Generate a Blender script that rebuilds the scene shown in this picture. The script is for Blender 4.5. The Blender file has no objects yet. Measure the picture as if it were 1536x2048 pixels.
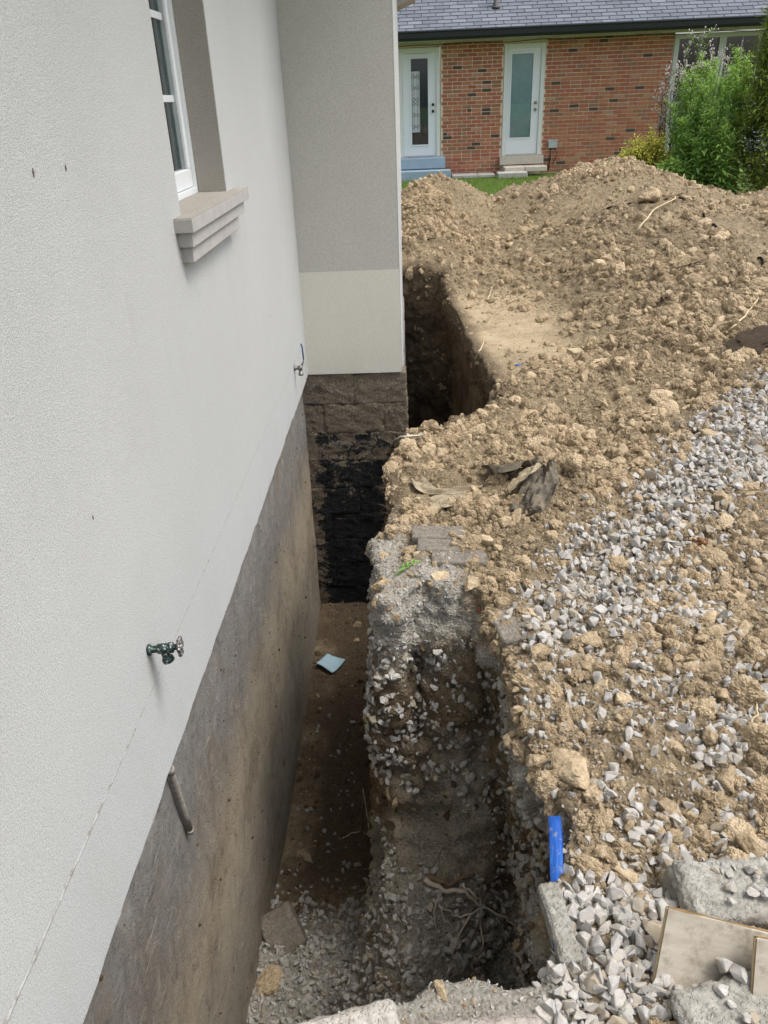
import bpy, bmesh, math, random
import numpy as np
import openvdb
from mathutils import Vector, Matrix, Euler
from mathutils.bvhtree import BVHTree

random.seed(7); RNG = np.random.default_rng(11)
scene = bpy.context.scene
COL = scene.collection
PI = math.pi

# ------------------------------------------------------------------ camera
F_PX, PX, PY = 1540.0, 768.0, 1024.0          # focal length / centre, in pixels of a 1536 x 2048 picture
CAM = np.array([0.643, 0.0, 1.5])
def _n(v): v = np.array(v, float); return v / np.linalg.norm(v)
_yc = _n((40.0, 824.0, -F_PX))
_zc = -_n((122.0, -2884.08, -F_PX))
_xc = np.cross(_yc, _zc)
ROT = np.array([_xc, _yc, _zc])
cam_d = bpy.data.cameras.new("camera"); cam = bpy.data.objects.new("camera", cam_d); COL.objects.link(cam)
cam_d.sensor_fit = 'VERTICAL'; cam_d.sensor_height = 36.0; cam_d.lens = 36.0 * F_PX / 2048.0
cam_d.clip_start = 0.05; cam_d.clip_end = 600.0
_m = Matrix.Identity(4)
for i in range(3):
    for j in range(3): _m[i][j] = ROT[i, j]
    _m[i][3] = CAM[i]
cam.matrix_world = _m
scene.camera = cam

def ray(px, py): return ROT @ np.array([px - PX, -(py - PY), -F_PX])
def onx(px, py, x): r = ray(px, py); return Vector(CAM + r * ((x - CAM[0]) / r[0]))
def ony(px, py, y): r = ray(px, py); return Vector(CAM + r * ((y - CAM[1]) / r[1]))
def onz(px, py, z): r = ray(px, py); return Vector(CAM + r * ((z - CAM[2]) / r[2]))

# ------------------------------------------------------------------ light
SUN_DIR = Vector((0.70, -0.14, 1.40)).normalized()       # towards the sun
w = bpy.data.worlds.new("World"); scene.world = w; w.use_nodes = True
nt = w.node_tree; bg = nt.nodes['Background']
sky = nt.nodes.new('ShaderNodeTexSky'); sky.sky_type = 'NISHITA'; sky.sun_disc = False
sky.sun_elevation = math.asin(SUN_DIR.z); sky.sun_rotation = math.atan2(SUN_DIR.x, SUN_DIR.y)
sky.air_density = 1.0; sky.dust_density = 4.0; sky.ozone_density = 1.0
hs = nt.nodes.new('ShaderNodeHueSaturation'); hs.inputs['Saturation'].default_value = .55
nt.links.new(sky.outputs[0], hs.inputs['Color']); nt.links.new(hs.outputs[0], bg.inputs[0]); bg.inputs[1].default_value = 0.15
sl = bpy.data.lights.new("sun", 'SUN'); sl.energy = 1.5; sl.angle = math.radians(26); sl.color = (1.0, 0.97, 0.92)
so = bpy.data.objects.new("sun", sl); COL.objects.link(so)
so.rotation_euler = SUN_DIR.to_track_quat('Z', 'Y').to_euler()
scene.view_settings.view_transform = 'Standard'; scene.view_settings.look = 'None'
scene.view_settings.gamma = 1.0; scene.view_settings.use_curve_mapping = False
scene.view_settings.exposure = 0.74

# ------------------------------------------------------------------ helpers: objects
def tag(o, label=None, cat=None, group=None, kind=None):
    if label: o['label'] = label
    if cat: o['category'] = cat
    if group: o['group'] = group
    if kind: o['kind'] = kind
    return o
def empty(name, loc=(0, 0, 0)):
    o = bpy.data.objects.new(name, None); COL.objects.link(o); o.location = loc; o.empty_display_size = .1
    return o
def link(name, me, mat=None, parent=None):
    o = bpy.data.objects.new(name, me); COL.objects.link(o)
    if mat is not None and not len(me.materials): me.materials.append(mat)
    if parent is not None:
        o.parent = parent
        p = parent; off = Vector((0, 0, 0))
        while p is not None: off += p.location; p = p.parent
        o.location = -off                       # meshes below are written in world coordinates
    return o
class MB:
    """collects simple shapes into one mesh"""
    def __init__(s): s.v = []; s.f = []; s.sm = []
    def add(s, vs, fs, smooth=False):
        b = len(s.v); s.v += [tuple(v) for v in vs]; s.f += [tuple(i + b for i in f) for f in fs]; s.sm += [smooth] * len(fs)
    def box(s, a, b):
        x0, y0, z0 = a; x1, y1, z1 = b
        s.add([(x0,y0,z0),(x1,y0,z0),(x1,y1,z0),(x0,y1,z0),(x0,y0,z1),(x1,y0,z1),(x1,y1,z1),(x0,y1,z1)],
              [(0,3,2,1),(4,5,6,7),(0,1,5,4),(1,2,6,5),(2,3,7,6),(3,0,4,7)])
        return s
    def obox(s, M, hx, hy, hz):
        vs = [M @ Vector((sx*hx, sy*hy, sz*hz)) for sz in (-1, 1) for sx, sy in ((-1,-1),(1,-1),(1,1),(-1,1))]
        s.add(vs, [(0,3,2,1),(4,5,6,7),(0,1,5,4),(1,2,6,5),(2,3,7,6),(3,0,4,7)]); return s
    def tube(s, pts, rad, seg=8, cap=True):
        pts = [Vector(p) for p in pts]
        if not hasattr(rad, '__len__'): rad = [rad] * len(pts)
        vs = []; up = Vector((0.31, 0.17, 0.93))
        for i, p in enumerate(pts):
            d = (pts[min(i+1, len(pts)-1)] - pts[max(i-1, 0)]).normalized()
            a = d.cross(up)
            if a.length < 1e-3: a = d.cross(Vector((1, 0, 0)))
            a.normalize(); b = d.cross(a)
            for k in range(seg):
                t = 2*PI*k/seg; vs.append(p + (a*math.cos(t) + b*math.sin(t)) * rad[i])
        fs = []
        for i in range(len(pts)-1):
            for k in range(seg):
                k2 = (k+1) % seg; fs.append((i*seg+k, i*seg+k2, (i+1)*seg+k2, (i+1)*seg+k))
        if cap: fs += [tuple(range(seg))[::-1], tuple((len(pts)-1)*seg + k for k in range(seg))]
        s.add(vs, fs, True); return s
    def mesh(s, name, mat=None):
        me = bpy.data.meshes.new(name); me.from_pydata(s.v, [], s.f)
        me.polygons.foreach_set('use_smooth', s.sm); me.update()
        if mat: me.materials.append(mat)
        return me
    def build(s, name, mat, parent=None, bevel=0):
        me = s.mesh(name, mat)
        if bevel: bevel_mesh(me, bevel)
        return link(name, me, mat, parent)
def bevel_mesh(me, w, seg=1):
    bm = bmesh.new(); bm.from_mesh(me)
    bmesh.ops.bevel(bm, geom=list(bm.edges), offset=w, segments=seg, affect='EDGES', profile=.6, clamp_overlap=True)
    bm.to_mesh(me); bm.free()
def place(o, M): o.matrix_world = M; return o

# ------------------------------------------------------------------ helpers: noise
def _h(i, j, k, s):
    h = (i.astype(np.int64)*73856093) ^ (j.astype(np.int64)*19349663) ^ (k.astype(np.int64)*83492791) ^ (s*2654435761)
    h = (h ^ (h >> 13)) * 1274126177 & 0xffffffff
    h = (h ^ (h >> 16)) * 2246822519 & 0xffffffff
    return ((h ^ (h >> 15)) & 0xffffff) / float(0xffffff)
def vnoise(P, scale, seed=0):
    p = P * scale; i = np.floor(p).astype(np.int64); f = p - i; f = f*f*(3-2*f); r = 0
    for dx in (0, 1):
        for dy in (0, 1):
            for dz in (0, 1):
                wgt = (f[:,0] if dx else 1-f[:,0]) * (f[:,1] if dy else 1-f[:,1]) * (f[:,2] if dz else 1-f[:,2])
                r = r + wgt * _h(i[:,0]+dx, i[:,1]+dy, i[:,2]+dz, seed)
    return r * 2 - 1
def fbm(P, scale, oct=4, seed=0, gain=.5):
    r = 0; a = 1; t = 0
    for o in range(oct): r = r + a * vnoise(P, scale * 2**o, seed + o*7); t += a; a *= gain
    return r / t
def worley(P, scale, seed=0):
    p = P * scale; i = np.floor(p).astype(np.int64); best = np.full(len(P), 9.0); rid = np.zeros(len(P))
    for dx in (-1, 0, 1):
        for dy in (-1, 0, 1):
            for dz in (-1, 0, 1):
                c0, c1, c2 = i[:,0]+dx, i[:,1]+dy, i[:,2]+dz
                q = np.stack([c0 + _h(c0, c1, c2, seed), c1 + _h(c0, c1, c2, seed+1), c2 + _h(c0, c1, c2, seed+2)], 1)
                d = np.sum((q - p)**2, 1); m = d < best; best[m] = d[m]; rid[m] = _h(c0, c1, c2, seed+3)[m]
    return np.sqrt(best), rid
def lumps(P, scale, seed=0):
    d, r = worley(P, scale, seed)
    return np.sqrt(np.clip(1 - (d/(.35+.45*r))**2, 0, 1)) * (.35 + .65*r)
def sstep(a, b, x): t = np.clip((x-a)/(b-a), 0, 1); return t*t*(3-2*t)

# ------------------------------------------------------------------ helpers: materials
class G:
    def __init__(s, name, rough=.85, spec=.3):
        s.m = bpy.data.materials.new(name); s.m.use_nodes = True; s.t = s.m.node_tree
        s.b = s.t.nodes['Principled BSDF']; s.b.inputs['Roughness'].default_value = rough
        s.b.inputs['Specular IOR Level'].default_value = spec; s._c = {}
    def new(s, typ, **kw):
        n = s.t.nodes.new(typ)
        for k, v in kw.items(): setattr(n, k, v)
        return n
    def put(s, sock, v):
        if isinstance(v, bpy.types.NodeSocket): s.t.links.new(v, sock)
        elif isinstance(v, (tuple, list)) and len(v) == 3 and sock.type == 'RGBA': sock.default_value = (*v, 1)
        else: sock.default_value = v
    def coord(s, k='Object'):
        if k not in s._c: s._c[k] = s.new('ShaderNodeTexCoord').outputs[k]
        return s._c[k]
    def pos(s):
        if 'P' not in s._c: s._c['P'] = s.new('ShaderNodeNewGeometry').outputs['Position']
        return s._c['P']
    def mapping(s, v, scale=(1,1,1), rot=(0,0,0)):
        n = s.new('ShaderNodeMapping'); s.put(n.inputs[0], v); n.inputs['Scale'].default_value = scale; n.inputs['Rotation'].default_value = rot
        return n.outputs[0]
    def noise(s, scale, detail=5, rough=.6, vec=None, dist=0):
        n = s.new('ShaderNodeTexNoise'); s.put(n.inputs['Vector'], vec if vec is not None else s.pos())
        n.inputs['Scale'].default_value = scale; n.inputs['Detail'].default_value = detail; n.inputs['Roughness'].default_value = rough
        n.inputs['Distortion'].default_value = dist
        return n.outputs['Fac']
    def vor(s, scale, vec=None, feature='F1', out='Distance'):
        n = s.new('ShaderNodeTexVoronoi', feature=feature); s.put(n.inputs['Vector'], vec if vec is not None else s.pos())
        n.inputs['Scale'].default_value = scale; return n.outputs[out]
    def ramp(s, fac, stops):
        n = s.new('ShaderNodeValToRGB'); s.put(n.inputs[0], fac); e = n.color_ramp.elements
        while len(e) < len(stops): e.new(.5)
        for i, (p, c) in enumerate(stops):
            e[i].position = p; e[i].color = (*c, 1) if isinstance(c, (tuple, list)) else (c, c, c, 1)
        return n.outputs[0]
    def mix(s, fac, a, b, blend='MIX'):
        n = s.new('ShaderNodeMix', data_type='RGBA', blend_type=blend)
        s.put(n.inputs[0], fac); s.put(n.inputs[6], a); s.put(n.inputs[7], b); return n.outputs[2]
    def math(s, op, a, b=0.0, clamp=False):
        n = s.new('ShaderNodeMath', operation=op, use_clamp=clamp); s.put(n.inputs[0], a); s.put(n.inputs[1], b); return n.outputs[0]
    def rng(s, v, a, b, c=0., d=1.):
        n = s.new('ShaderNodeMapRange', clamp=True); s.put(n.inputs[0], v)
        for i, x in enumerate((a, b, c, d)): n.inputs[i+1].default_value = x
        return n.outputs[0]
    def sep(s, v, i):
        n = s.new('ShaderNodeSeparateXYZ'); s.put(n.inputs[0], v); return n.outputs[i]
    def attr(s, name): return s.new('ShaderNodeAttribute', attribute_name=name).outputs['Fac']
    def rand(s): return s.new('ShaderNodeObjectInfo').outputs['Random']
    def bump(s, h, strength=.5, dist=.01, normal=None):
        n = s.new('ShaderNodeBump'); s.put(n.inputs['Height'], h); n.inputs['Strength'].default_value = strength
        n.inputs['Distance'].default_value = dist
        if normal is not None: s.put(n.inputs['Normal'], normal)
        return n.outputs[0]
    def done(s, color=None, normal=None, rough=None):
        if color is not None: s.put(s.b.inputs['Base Color'], color)
        if normal is not None: s.put(s.b.inputs['Normal'], normal)
        if rough is not None: s.put(s.b.inputs['Roughness'], rough)
        return s.m
def plain(name, c, rough=.6, spec=.4, metal=0., var=.12, scale=20, bump=.0):
    g = G(name, rough, spec); n = g.noise(scale, 4, .6)
    d = tuple(x*(1-var) for x in c); l = tuple(min(1, x*(1+var)) for x in c)
    col = g.ramp(n, [(.3, d), (.7, l)]); g.b.inputs['Metallic'].default_value = metal
    return g.done(col, g.bump(n, bump, .004) if bump else None)

# ---- stucco
def stucco(name, c, seam=False):
    g = G(name, .93, .2)
    fine = g.noise(520, 2, .6); mid = g.noise(260, 3, .6); big = g.noise(1.1, 5, .6); blot = g.noise(5.0, 5, .6)
    col = g.mix(g.rng(big, .3, .7), tuple(x*.95 for x in c), tuple(x*1.04 for x in c))
    col = g.mix(g.rng(blot, .45, .8, 0, .10), col, (c[0]*.80, c[1]*.77, c[2]*.72))
    pit = g.math('MAXIMUM', g.rng(g.noise(380, 2, .5), .52, .63, 0, .70), g.rng(g.noise(190, 2, .5), .54, .66, 0, .45))
    lite = g.rng(g.noise(210, 2, .5, g.mapping(g.pos(), (1.1, 1, 1))), .55, .68, 0, .5); col = g.mix(lite, col, tuple(min(.9, x*1.3) for x in c))
    col = g.mix(pit, col, tuple(x*.55 for x in c))
    if seam:   # streaks and soil splash near the bottom edge of the stucco
        z = g.sep(g.pos(), 2)
        st = g.noise(6, 6, .7, g.mapping(g.pos(), (1, 1, .25)))
        f = g.math('MULTIPLY', g.rng(st, .5, .72), g.rng(z, .03, .28, .22, 0))
        col = g.mix(f, col, (c[0]*.72, c[1]*.62, c[2]*.48))
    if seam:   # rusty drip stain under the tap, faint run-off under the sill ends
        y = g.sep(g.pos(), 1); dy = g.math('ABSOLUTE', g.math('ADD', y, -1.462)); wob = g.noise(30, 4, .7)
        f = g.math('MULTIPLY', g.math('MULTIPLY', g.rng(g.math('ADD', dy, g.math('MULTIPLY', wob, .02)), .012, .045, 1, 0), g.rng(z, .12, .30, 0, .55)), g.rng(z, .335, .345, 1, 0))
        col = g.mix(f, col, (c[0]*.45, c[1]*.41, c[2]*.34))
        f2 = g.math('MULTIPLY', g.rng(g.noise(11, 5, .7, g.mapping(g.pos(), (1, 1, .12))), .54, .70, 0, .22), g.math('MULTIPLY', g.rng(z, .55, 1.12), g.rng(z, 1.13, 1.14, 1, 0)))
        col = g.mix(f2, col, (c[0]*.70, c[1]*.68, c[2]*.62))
    h = g.math('ADD', g.math('MULTIPLY', fine, .55), mid)
    return g.done(col, g.bump(h, .75, .0025))
M = {}
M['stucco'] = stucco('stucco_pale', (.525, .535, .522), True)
M['stucco_wing'] = stucco('stucco_wing', (.55, .54, .49))
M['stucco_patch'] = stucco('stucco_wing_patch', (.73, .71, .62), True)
M['stucco_sill'] = stucco('stucco_sill', (.36, .335, .295))
g = G('trim_smooth', .8, .3); n = g.noise(14, 5, .6)
M['trim'] = g.done(g.ramp(n, [(.3, (.36, .345, .33)), (.7, (.43, .415, .40))]), g.bump(g.noise(120, 3), .25, .003))

# ---- parged foundation
g = G('parged_concrete', .92, .2); P = g.pos(); z = g.sep(P, 2)
zz = g.math('ADD', z, g.math('MULTIPLY', g.math('SUBTRACT', g.noise(2.2, 5, .6), .5), .30))
smear = g.noise(15, 10, .80, g.mapping(P, (1, .8, .7)), 1.2); grain = g.noise(90, 4, .65); blot = g.noise(3.1, 6, .65)
col = g.ramp(g.rng(zz, -1.85, 0.0), [(0, (.27, .235, .185)), (.30, (.30, .268, .215)), (.48, (.40, .345, .255)), (.60, (.37, .32, .24)), (.74, (.225, .21, .188)), (1, (.275, .265, .245))])
col = g.mix(g.rng(blot, .52, .70, 0, .5), col, (.155, .148, .142))
col = g.mix(g.rng(smear, .53, .66, 0, .6), col, (.47, .435, .365))
col = g.mix(g.rng(smear, .46, .36, 0, .75), col, (.12, .108, .094))
col = g.mix(g.rng(g.noise(1.9, 6, .68), .50, .66, 0, .6), col, g.ramp(smear, [(.3, (.13, .098, .066)), (.7, (.30, .235, .16))]))
pit = g.rng(g.vor(70), .0, .2, 1, 0); pit = g.math('MULTIPLY', pit, g.rng(g.noise(8, 3), .42, .58)); scr = g.rng(g.noise(26, 6, .7, g.mapping(P, (1, .25, 2.5), (.5, 0, 0))), .60, .68, 0, .6); col = g.mix(scr, col, (.52, .49, .43))
col = g.mix(g.math('MULTIPLY', pit, .8), col, (.05, .045, .04))
h = g.math('SUBTRACT', g.math('ADD', g.math('MULTIPLY', grain, .35), g.math('MULTIPLY', smear, .8)), g.math('MULTIPLY', pit, .6))
M['parge'] = g.done(col, g.bump(h, 1.0, .018))

# ---- tarred block wall of the wing
g = G('tarred_block', .9, .3); P = g.pos(); z = g.sep(P, 2)
a = g.noise(7, 8, .7, g.mapping(P, (1, 1, 1.4)), .6); b = g.noise(34, 6, .7, g.mapping(P, (1, 1, 1)), 1.2); fib = g.noise(60, 5, .7, g.mapping(P, (1, 1, .35), (0, .5, 0)), 2)
soil = g.ramp(fib, [(.25, (.13, .10, .075)), (.5, (.28, .23, .17)), (.75, (.44, .375, .285))])
band = g.ramp(g.rng(z, -1.9, 0), [(0, .96), (.50, .92), (.56, .62), (.60, .80), (.66, .74), (.69, .30), (.72, .40), (.77, .62), (.795, .08), (.84, 0)])
x = g.sep(P, 0)
band = g.math('MULTIPLY', band, g.rng(x, -.02, .07, .35, 1)); band = g.math('MULTIPLY', band, g.rng(x, .52, .62, 1, .5))
f = g.math('ADD', g.math('ADD', band, g.math('MULTIPLY', g.math('SUBTRACT', a, .5), 2.7)), g.math('MULTIPLY', g.math('SUBTRACT', b, .5), 1.2))
tar = g.rng(f, .46, .56)
col = g.mix(tar, soil, g.ramp(b, [(.3, (.008, .009, .011)), (.7, (.028, .032, .038))]))
fl = g.rng(g.noise(46, 4, .7, g.mapping(P, (1, 1, 1.9), (0, .6, 0))), .61, .66, 0, .9)
col = g.mix(g.math('MULTIPLY', fl, g.rng(z, -1.15, -.1)), col, (.50, .47, .40))
M['tar'] = g.done(col, g.bump(g.math('ADD', fib, g.math('ADD', a, b)), 1.0, .03), g.rng(tar, 0, 1, .93, .5))

# ---- soil of the ground sheet
def soil_colors(g, vec=None):
    n1 = g.noise(2.2, 5, .6, vec); n2 = g.noise(26, 6, .7, vec)
    c = g.ramp(n2, [(.28, (.17, .128, .076)), (.5, (.335, .262, .165)), (.72, (.50, .405, .275))])  # darker than the clods: shade of the crevices put into the colour
    return g.mix(g.rng(n1, .35, .62, 0, .8), c, g.ramp(n2, [(.3, (.14, .105, .065)), (.7, (.33, .262, .172))]))
g = G('loose_soil', .96, .12)
col = soil_colors(g); n3 = g.noise(60, 6, .7); n4 = g.noise(12, 6, .68)
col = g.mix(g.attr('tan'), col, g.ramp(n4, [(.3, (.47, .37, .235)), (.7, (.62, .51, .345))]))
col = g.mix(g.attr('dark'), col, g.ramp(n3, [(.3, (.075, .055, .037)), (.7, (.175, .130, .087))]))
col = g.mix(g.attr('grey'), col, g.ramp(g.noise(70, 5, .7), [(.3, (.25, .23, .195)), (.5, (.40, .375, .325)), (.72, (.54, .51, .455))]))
h = g.math('ADD', g.noise(55, 8, .72), g.math('MULTIPLY', g.rng(g.vor(85), 0, .6, 1, 0), .4))
M['soil'] = g.done(col, g.bump(h, 1.0, .022))
def clod_mat(name, lo, mid, hi):
    g = G(name, .97, .1); o = g.coord('Object'); n = g.noise(2.6, 7, .72, o); r = g.rand()
    c = g.ramp(n, [(.3, lo), (.5, mid), (.7, hi)])
    c = g.mix(g.rng(r, .0, .45, .5, 0), c, tuple(x*.62 for x in mid)); c = g.mix(g.rng(r, .8, 1, 0, .5), c, tuple(min(.68, x*1.12) for x in hi))
    return g.done(c, g.bump(g.noise(9, 8, .75, o), .8, .006))
M['clod'] = clod_mat('dry_clay_clod', (.225, .168, .102), (.445, .348, .226), (.60, .49, .338))
M['clod_dark'] = clod_mat('topsoil_clod', (.05, .035, .022), (.115, .082, .052), (.20, .15, .10))
def stone_mat(name, lo, hi, dust):
    g = G(name, .88, .25); o = g.coord('Object'); r = g.rand(); n = g.noise(2.2, 6, .7, o)
    c = g.ramp(n, [(.3, lo), (.68, hi)]); c = g.mix(g.rng(r, 0, 1, 0, .55), c, tuple(x*.62 for x in hi))
    c = g.mix(g.rng(r, .86, .93, 0, .8), c, (.33, .27, .19)); c = g.mix(g.rng(r, .07, .03, 0, .8), c, tuple(x*.6 for x in lo))
    c = g.mix(g.math('MULTIPLY', g.rng(g.noise(1.1, 4, .6, o), .48, .66), g.rng(r, .0, .9, .10, .95)), c, dust)
    return g.done(c, g.bump(g.noise(10, 6, .7, o), .4, .003))
M['stone'] = stone_mat('crushed_stone', (.29, .28, .26), (.555, .535, .50), (.39, .33, .245))
M['stone_dirty'] = stone_mat('crushed_stone_dusty', (.32, .31, .285), (.54, .525, .49), (.37, .32, .245))
# ================================================================== GROUND: heights, pit and mesh
PIT = np.array([(-.4,.62),(.36,.64),(.43,.79),(.62,.842),(.68,.885),(.88,.895),(.925,.96),(.925,1.05),(.965,1.085),(.97,1.26),(.958,1.40),(.932,1.67),(.906,1.94),
    (.868,2.30),(.74,2.33),(.655,2.27),(.575,2.15),(.535,2.17),(.53,2.5),(.535,2.9),(.56,3.4),(.615,3.66),(.80,3.74),(1.0,3.88),(1.16,4.10),(1.14,4.5),(1.085,5.1),
    (1.02,6.2),(.93,6.72),(.66,6.86),(.30,6.86),(.30,4.82),(-.4,4.82)])
def poly_sd(X, Y, poly):
    d = np.full(X.shape, 1e9); inside = np.zeros(X.shape, bool); n = len(poly)
    for i in range(n):
        x0, y0 = poly[i]; x1, y1 = poly[(i+1) % n]; ex, ey = x1-x0, y1-y0
        t = np.clip(((X-x0)*ex + (Y-y0)*ey) / (ex*ex+ey*ey), 0, 1)
        d = np.minimum(d, (X-x0-t*ex)**2 + (Y-y0-t*ey)**2)
        c = ((y0 > Y) != (y1 > Y)); xi = x0 + (Y-y0)/(ey if abs(ey) > 1e-9 else 1e-9)*ex
        inside ^= c & (X < xi)
    d = np.sqrt(d); return np.where(inside, -d, d)
def P2(x, y, z=0.): return np.stack([x.ravel(), y.ravel(), np.full(x.size, z)], 1)
def gauss(X, Y, cx, cy, sx, sy, p=1.0): return np.exp(-(((X-cx)/sx)**2 + ((Y-cy)/sy)**2)**p)
def shelf_mask(X, Y):            # the flat trampled earth beside the far trench
    return sstep(2.05, 1.5, X) * sstep(4.4, 4.9, Y) * sstep(6.75, 6.2, Y) * sstep(.6, 1.0, X)
def height(X, Y):
    P = P2(X, Y)
    n1 = fbm(P, 1.1, 3, 3).reshape(X.shape); n2 = fbm(P, 4.0, 3, 9).reshape(X.shape)
    h = np.zeros(X.shape)
    big = .78*gauss(X, Y, 2.55, 8.4, 1.15, 1.75, .9); small = .76*gauss(X, Y, .90, 8.3, .68, 1.25, .95)
    ridge = .10*gauss(X, Y, 4.3, 7.2, 1.0, 1.6) + .50*gauss(X, Y, 6.0, 6.6, 1.5, 1.9)
    apron = .40*sstep(1.2, 3.0, X)*sstep(1.6, 4.6, Y)*sstep(10.0, 8.0, Y)
    h = np.maximum(big, small) + .35*np.minimum(big, small) + ridge + apron*(1-.75*np.clip(big*1.3, 0, 1))
    h += .13*gauss(X, Y, 1.62, 8.4, .35, 1.1)
    h += .10*gauss(X, Y, 1.75, 2.9, .55, 1.1) + .07*gauss(X, Y, 1.15, 3.1, .3, .6) + .05*gauss(X, Y, 1.35, 1.7, .4, .7)
    rough = np.clip(.35 + h*1.2, 0, 1) * (1-.85*shelf_mask(X, Y))
    h = h*(1-.9*shelf_mask(X, Y)) + n1*.075*rough + n2*.055*rough*sstep(0.2, 1.0, X)
    far = sstep(11.6, 10.4, Y)
    return h*far - .05*(1-far)
BANK_Y = [.5, 1.0, 1.5, 1.8, 2.0, 2.14, 2.20, 2.27, 2.33, 2.5]
BANK_Z = [-1.36, -1.34, -1.25, -1.08, -.90, -.62, -.40, -.16, 0.05, .3]
def pit_floor(X, Y):
    P = P2(X, Y); n = fbm(P, 5, 3, 21).reshape(X.shape); n2 = fbm(P, 2, 2, 33).reshape(X.shape)
    left = -1.81 + .15*sstep(2.5, 1.75, Y) + .03*n2 + .05*sstep(4.3, 4.7, Y)
    right = np.interp(Y + .07*n + .11*sstep(.60, .88, X)*sstep(1.7, 1.95, Y), BANK_Y, BANK_Z)
    right -= .10*sstep(.72, .95, X)*sstep(1.85, 1.65, Y)
    right += .09*gauss(X, Y, .60, 1.58, .13, .2) 
    xc = .47 - .055*sstep(2.1, 1.5, Y) + .035*n
    wd = .05 + .07*gauss(X, Y, .45, 1.98, .5, .14) + .15*sstep(1.98, 1.70, Y)
    t = sstep(0, 1, (X - xc + wd)/(2*wd)) * (Y < 2.62)
    r = left*(1-t) + right*t
    return np.where((Y > 2.62), left, r)
VOX = .0155
x0, x1, y0, y1, z0, z1 = -.22, 3.05, .28, 7.2, -1.98, 1.2
gx = np.arange(x0, x1, VOX); gy = np.arange(y0, y1, VOX); gz = np.arange(z0, z1, VOX)
GX, GY = np.meshgrid(gx, gy, indexing='ij')
Hh = height(GX, GY); sd = poly_sd(GX, GY, PIT)
sd += .035*fbm(P2(GX, GY), 6, 3, 41).reshape(GX.shape)
fl = pit_floor(GX, GY)
gxx, gyy = np.gradient(Hh, VOX); kH = 1/np.sqrt(1+gxx**2+gyy**2)
gxx, gyy = np.gradient(fl, VOX); kF = 1/np.sqrt(1+gxx**2+gyy**2)
lean = np.where((GX > .42) & (GX < .75) & (GY > 2.1) & (GY < 3.7), -1.0, 1.0)   # that bank leans out over the trench floor; the other walls are undercut
vol = np.empty((len(gx), len(gy), len(gz)), np.float32)
for k, zv in enumerate(gz):
    off = .05*sstep(-.12, -.5, zv)*lean + .12*sstep(-1.1, -1.5, zv)*(lean < 0) + (.03*sstep(-.10, -.3, zv))*(lean > 0)
    hole = np.maximum(sd - off, (fl - zv)*kF)
    if -1.36 < zv < -1.06: hole = np.minimum(hole, np.sqrt(((GX-.44)/1.2)**2 + (GY-2.05)**2 + (zv+1.21)**2) - .115)
    vol[:, :, k] = np.maximum((zv - Hh)*kH, -hole)
np.clip(vol, -4*VOX, 4*VOX, out=vol)
grid = openvdb.FloatGrid(4*VOX); grid.copyFromArray(vol)
pts, quads = grid.convertToQuads(isovalue=0.0); del vol
V = pts.astype(np.float64)*VOX + np.array([x0, y0, z0]); Q = quads.astype(np.int64)[:, ::-1]
# drop the sides of the block
bad = (V[:,0] < x0+1.2*VOX) | (V[:,0] > gx[-1]-1.2*VOX) | (V[:,1] < y0+1.2*VOX) | (V[:,1] > gy[-1]-1.2*VOX) | (V[:,2] < z0+2*VOX)
Q = Q[~bad[Q].any(1)]
used = np.unique(Q); rm = np.full(len(V), -1); rm[used] = np.arange(len(used)); V = V[used]; Q = rm[Q]
def vert_normals(V, Q):
    fn = np.cross(V[Q[:,2]]-V[Q[:,0]], V[Q[:,3]]-V[Q[:,1]]); N = np.zeros_like(V)
    for i in range(4): np.add.at(N, Q[:,i], fn)
    return N/np.maximum(np.linalg.norm(N, axis=1, keepdims=True), 1e-12), fn
N, fn = vert_normals(V, Q)
if (N[:,2]*(V[:,2] > -.3)).sum() < 0: Q = Q[:, ::-1]; N = -N
def in_poly(x, y, poly, soft=0.):
    return poly_sd(x, y, np.array(poly))
PITSD = lambda x, y: poly_sd(x, y, PIT)
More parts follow.
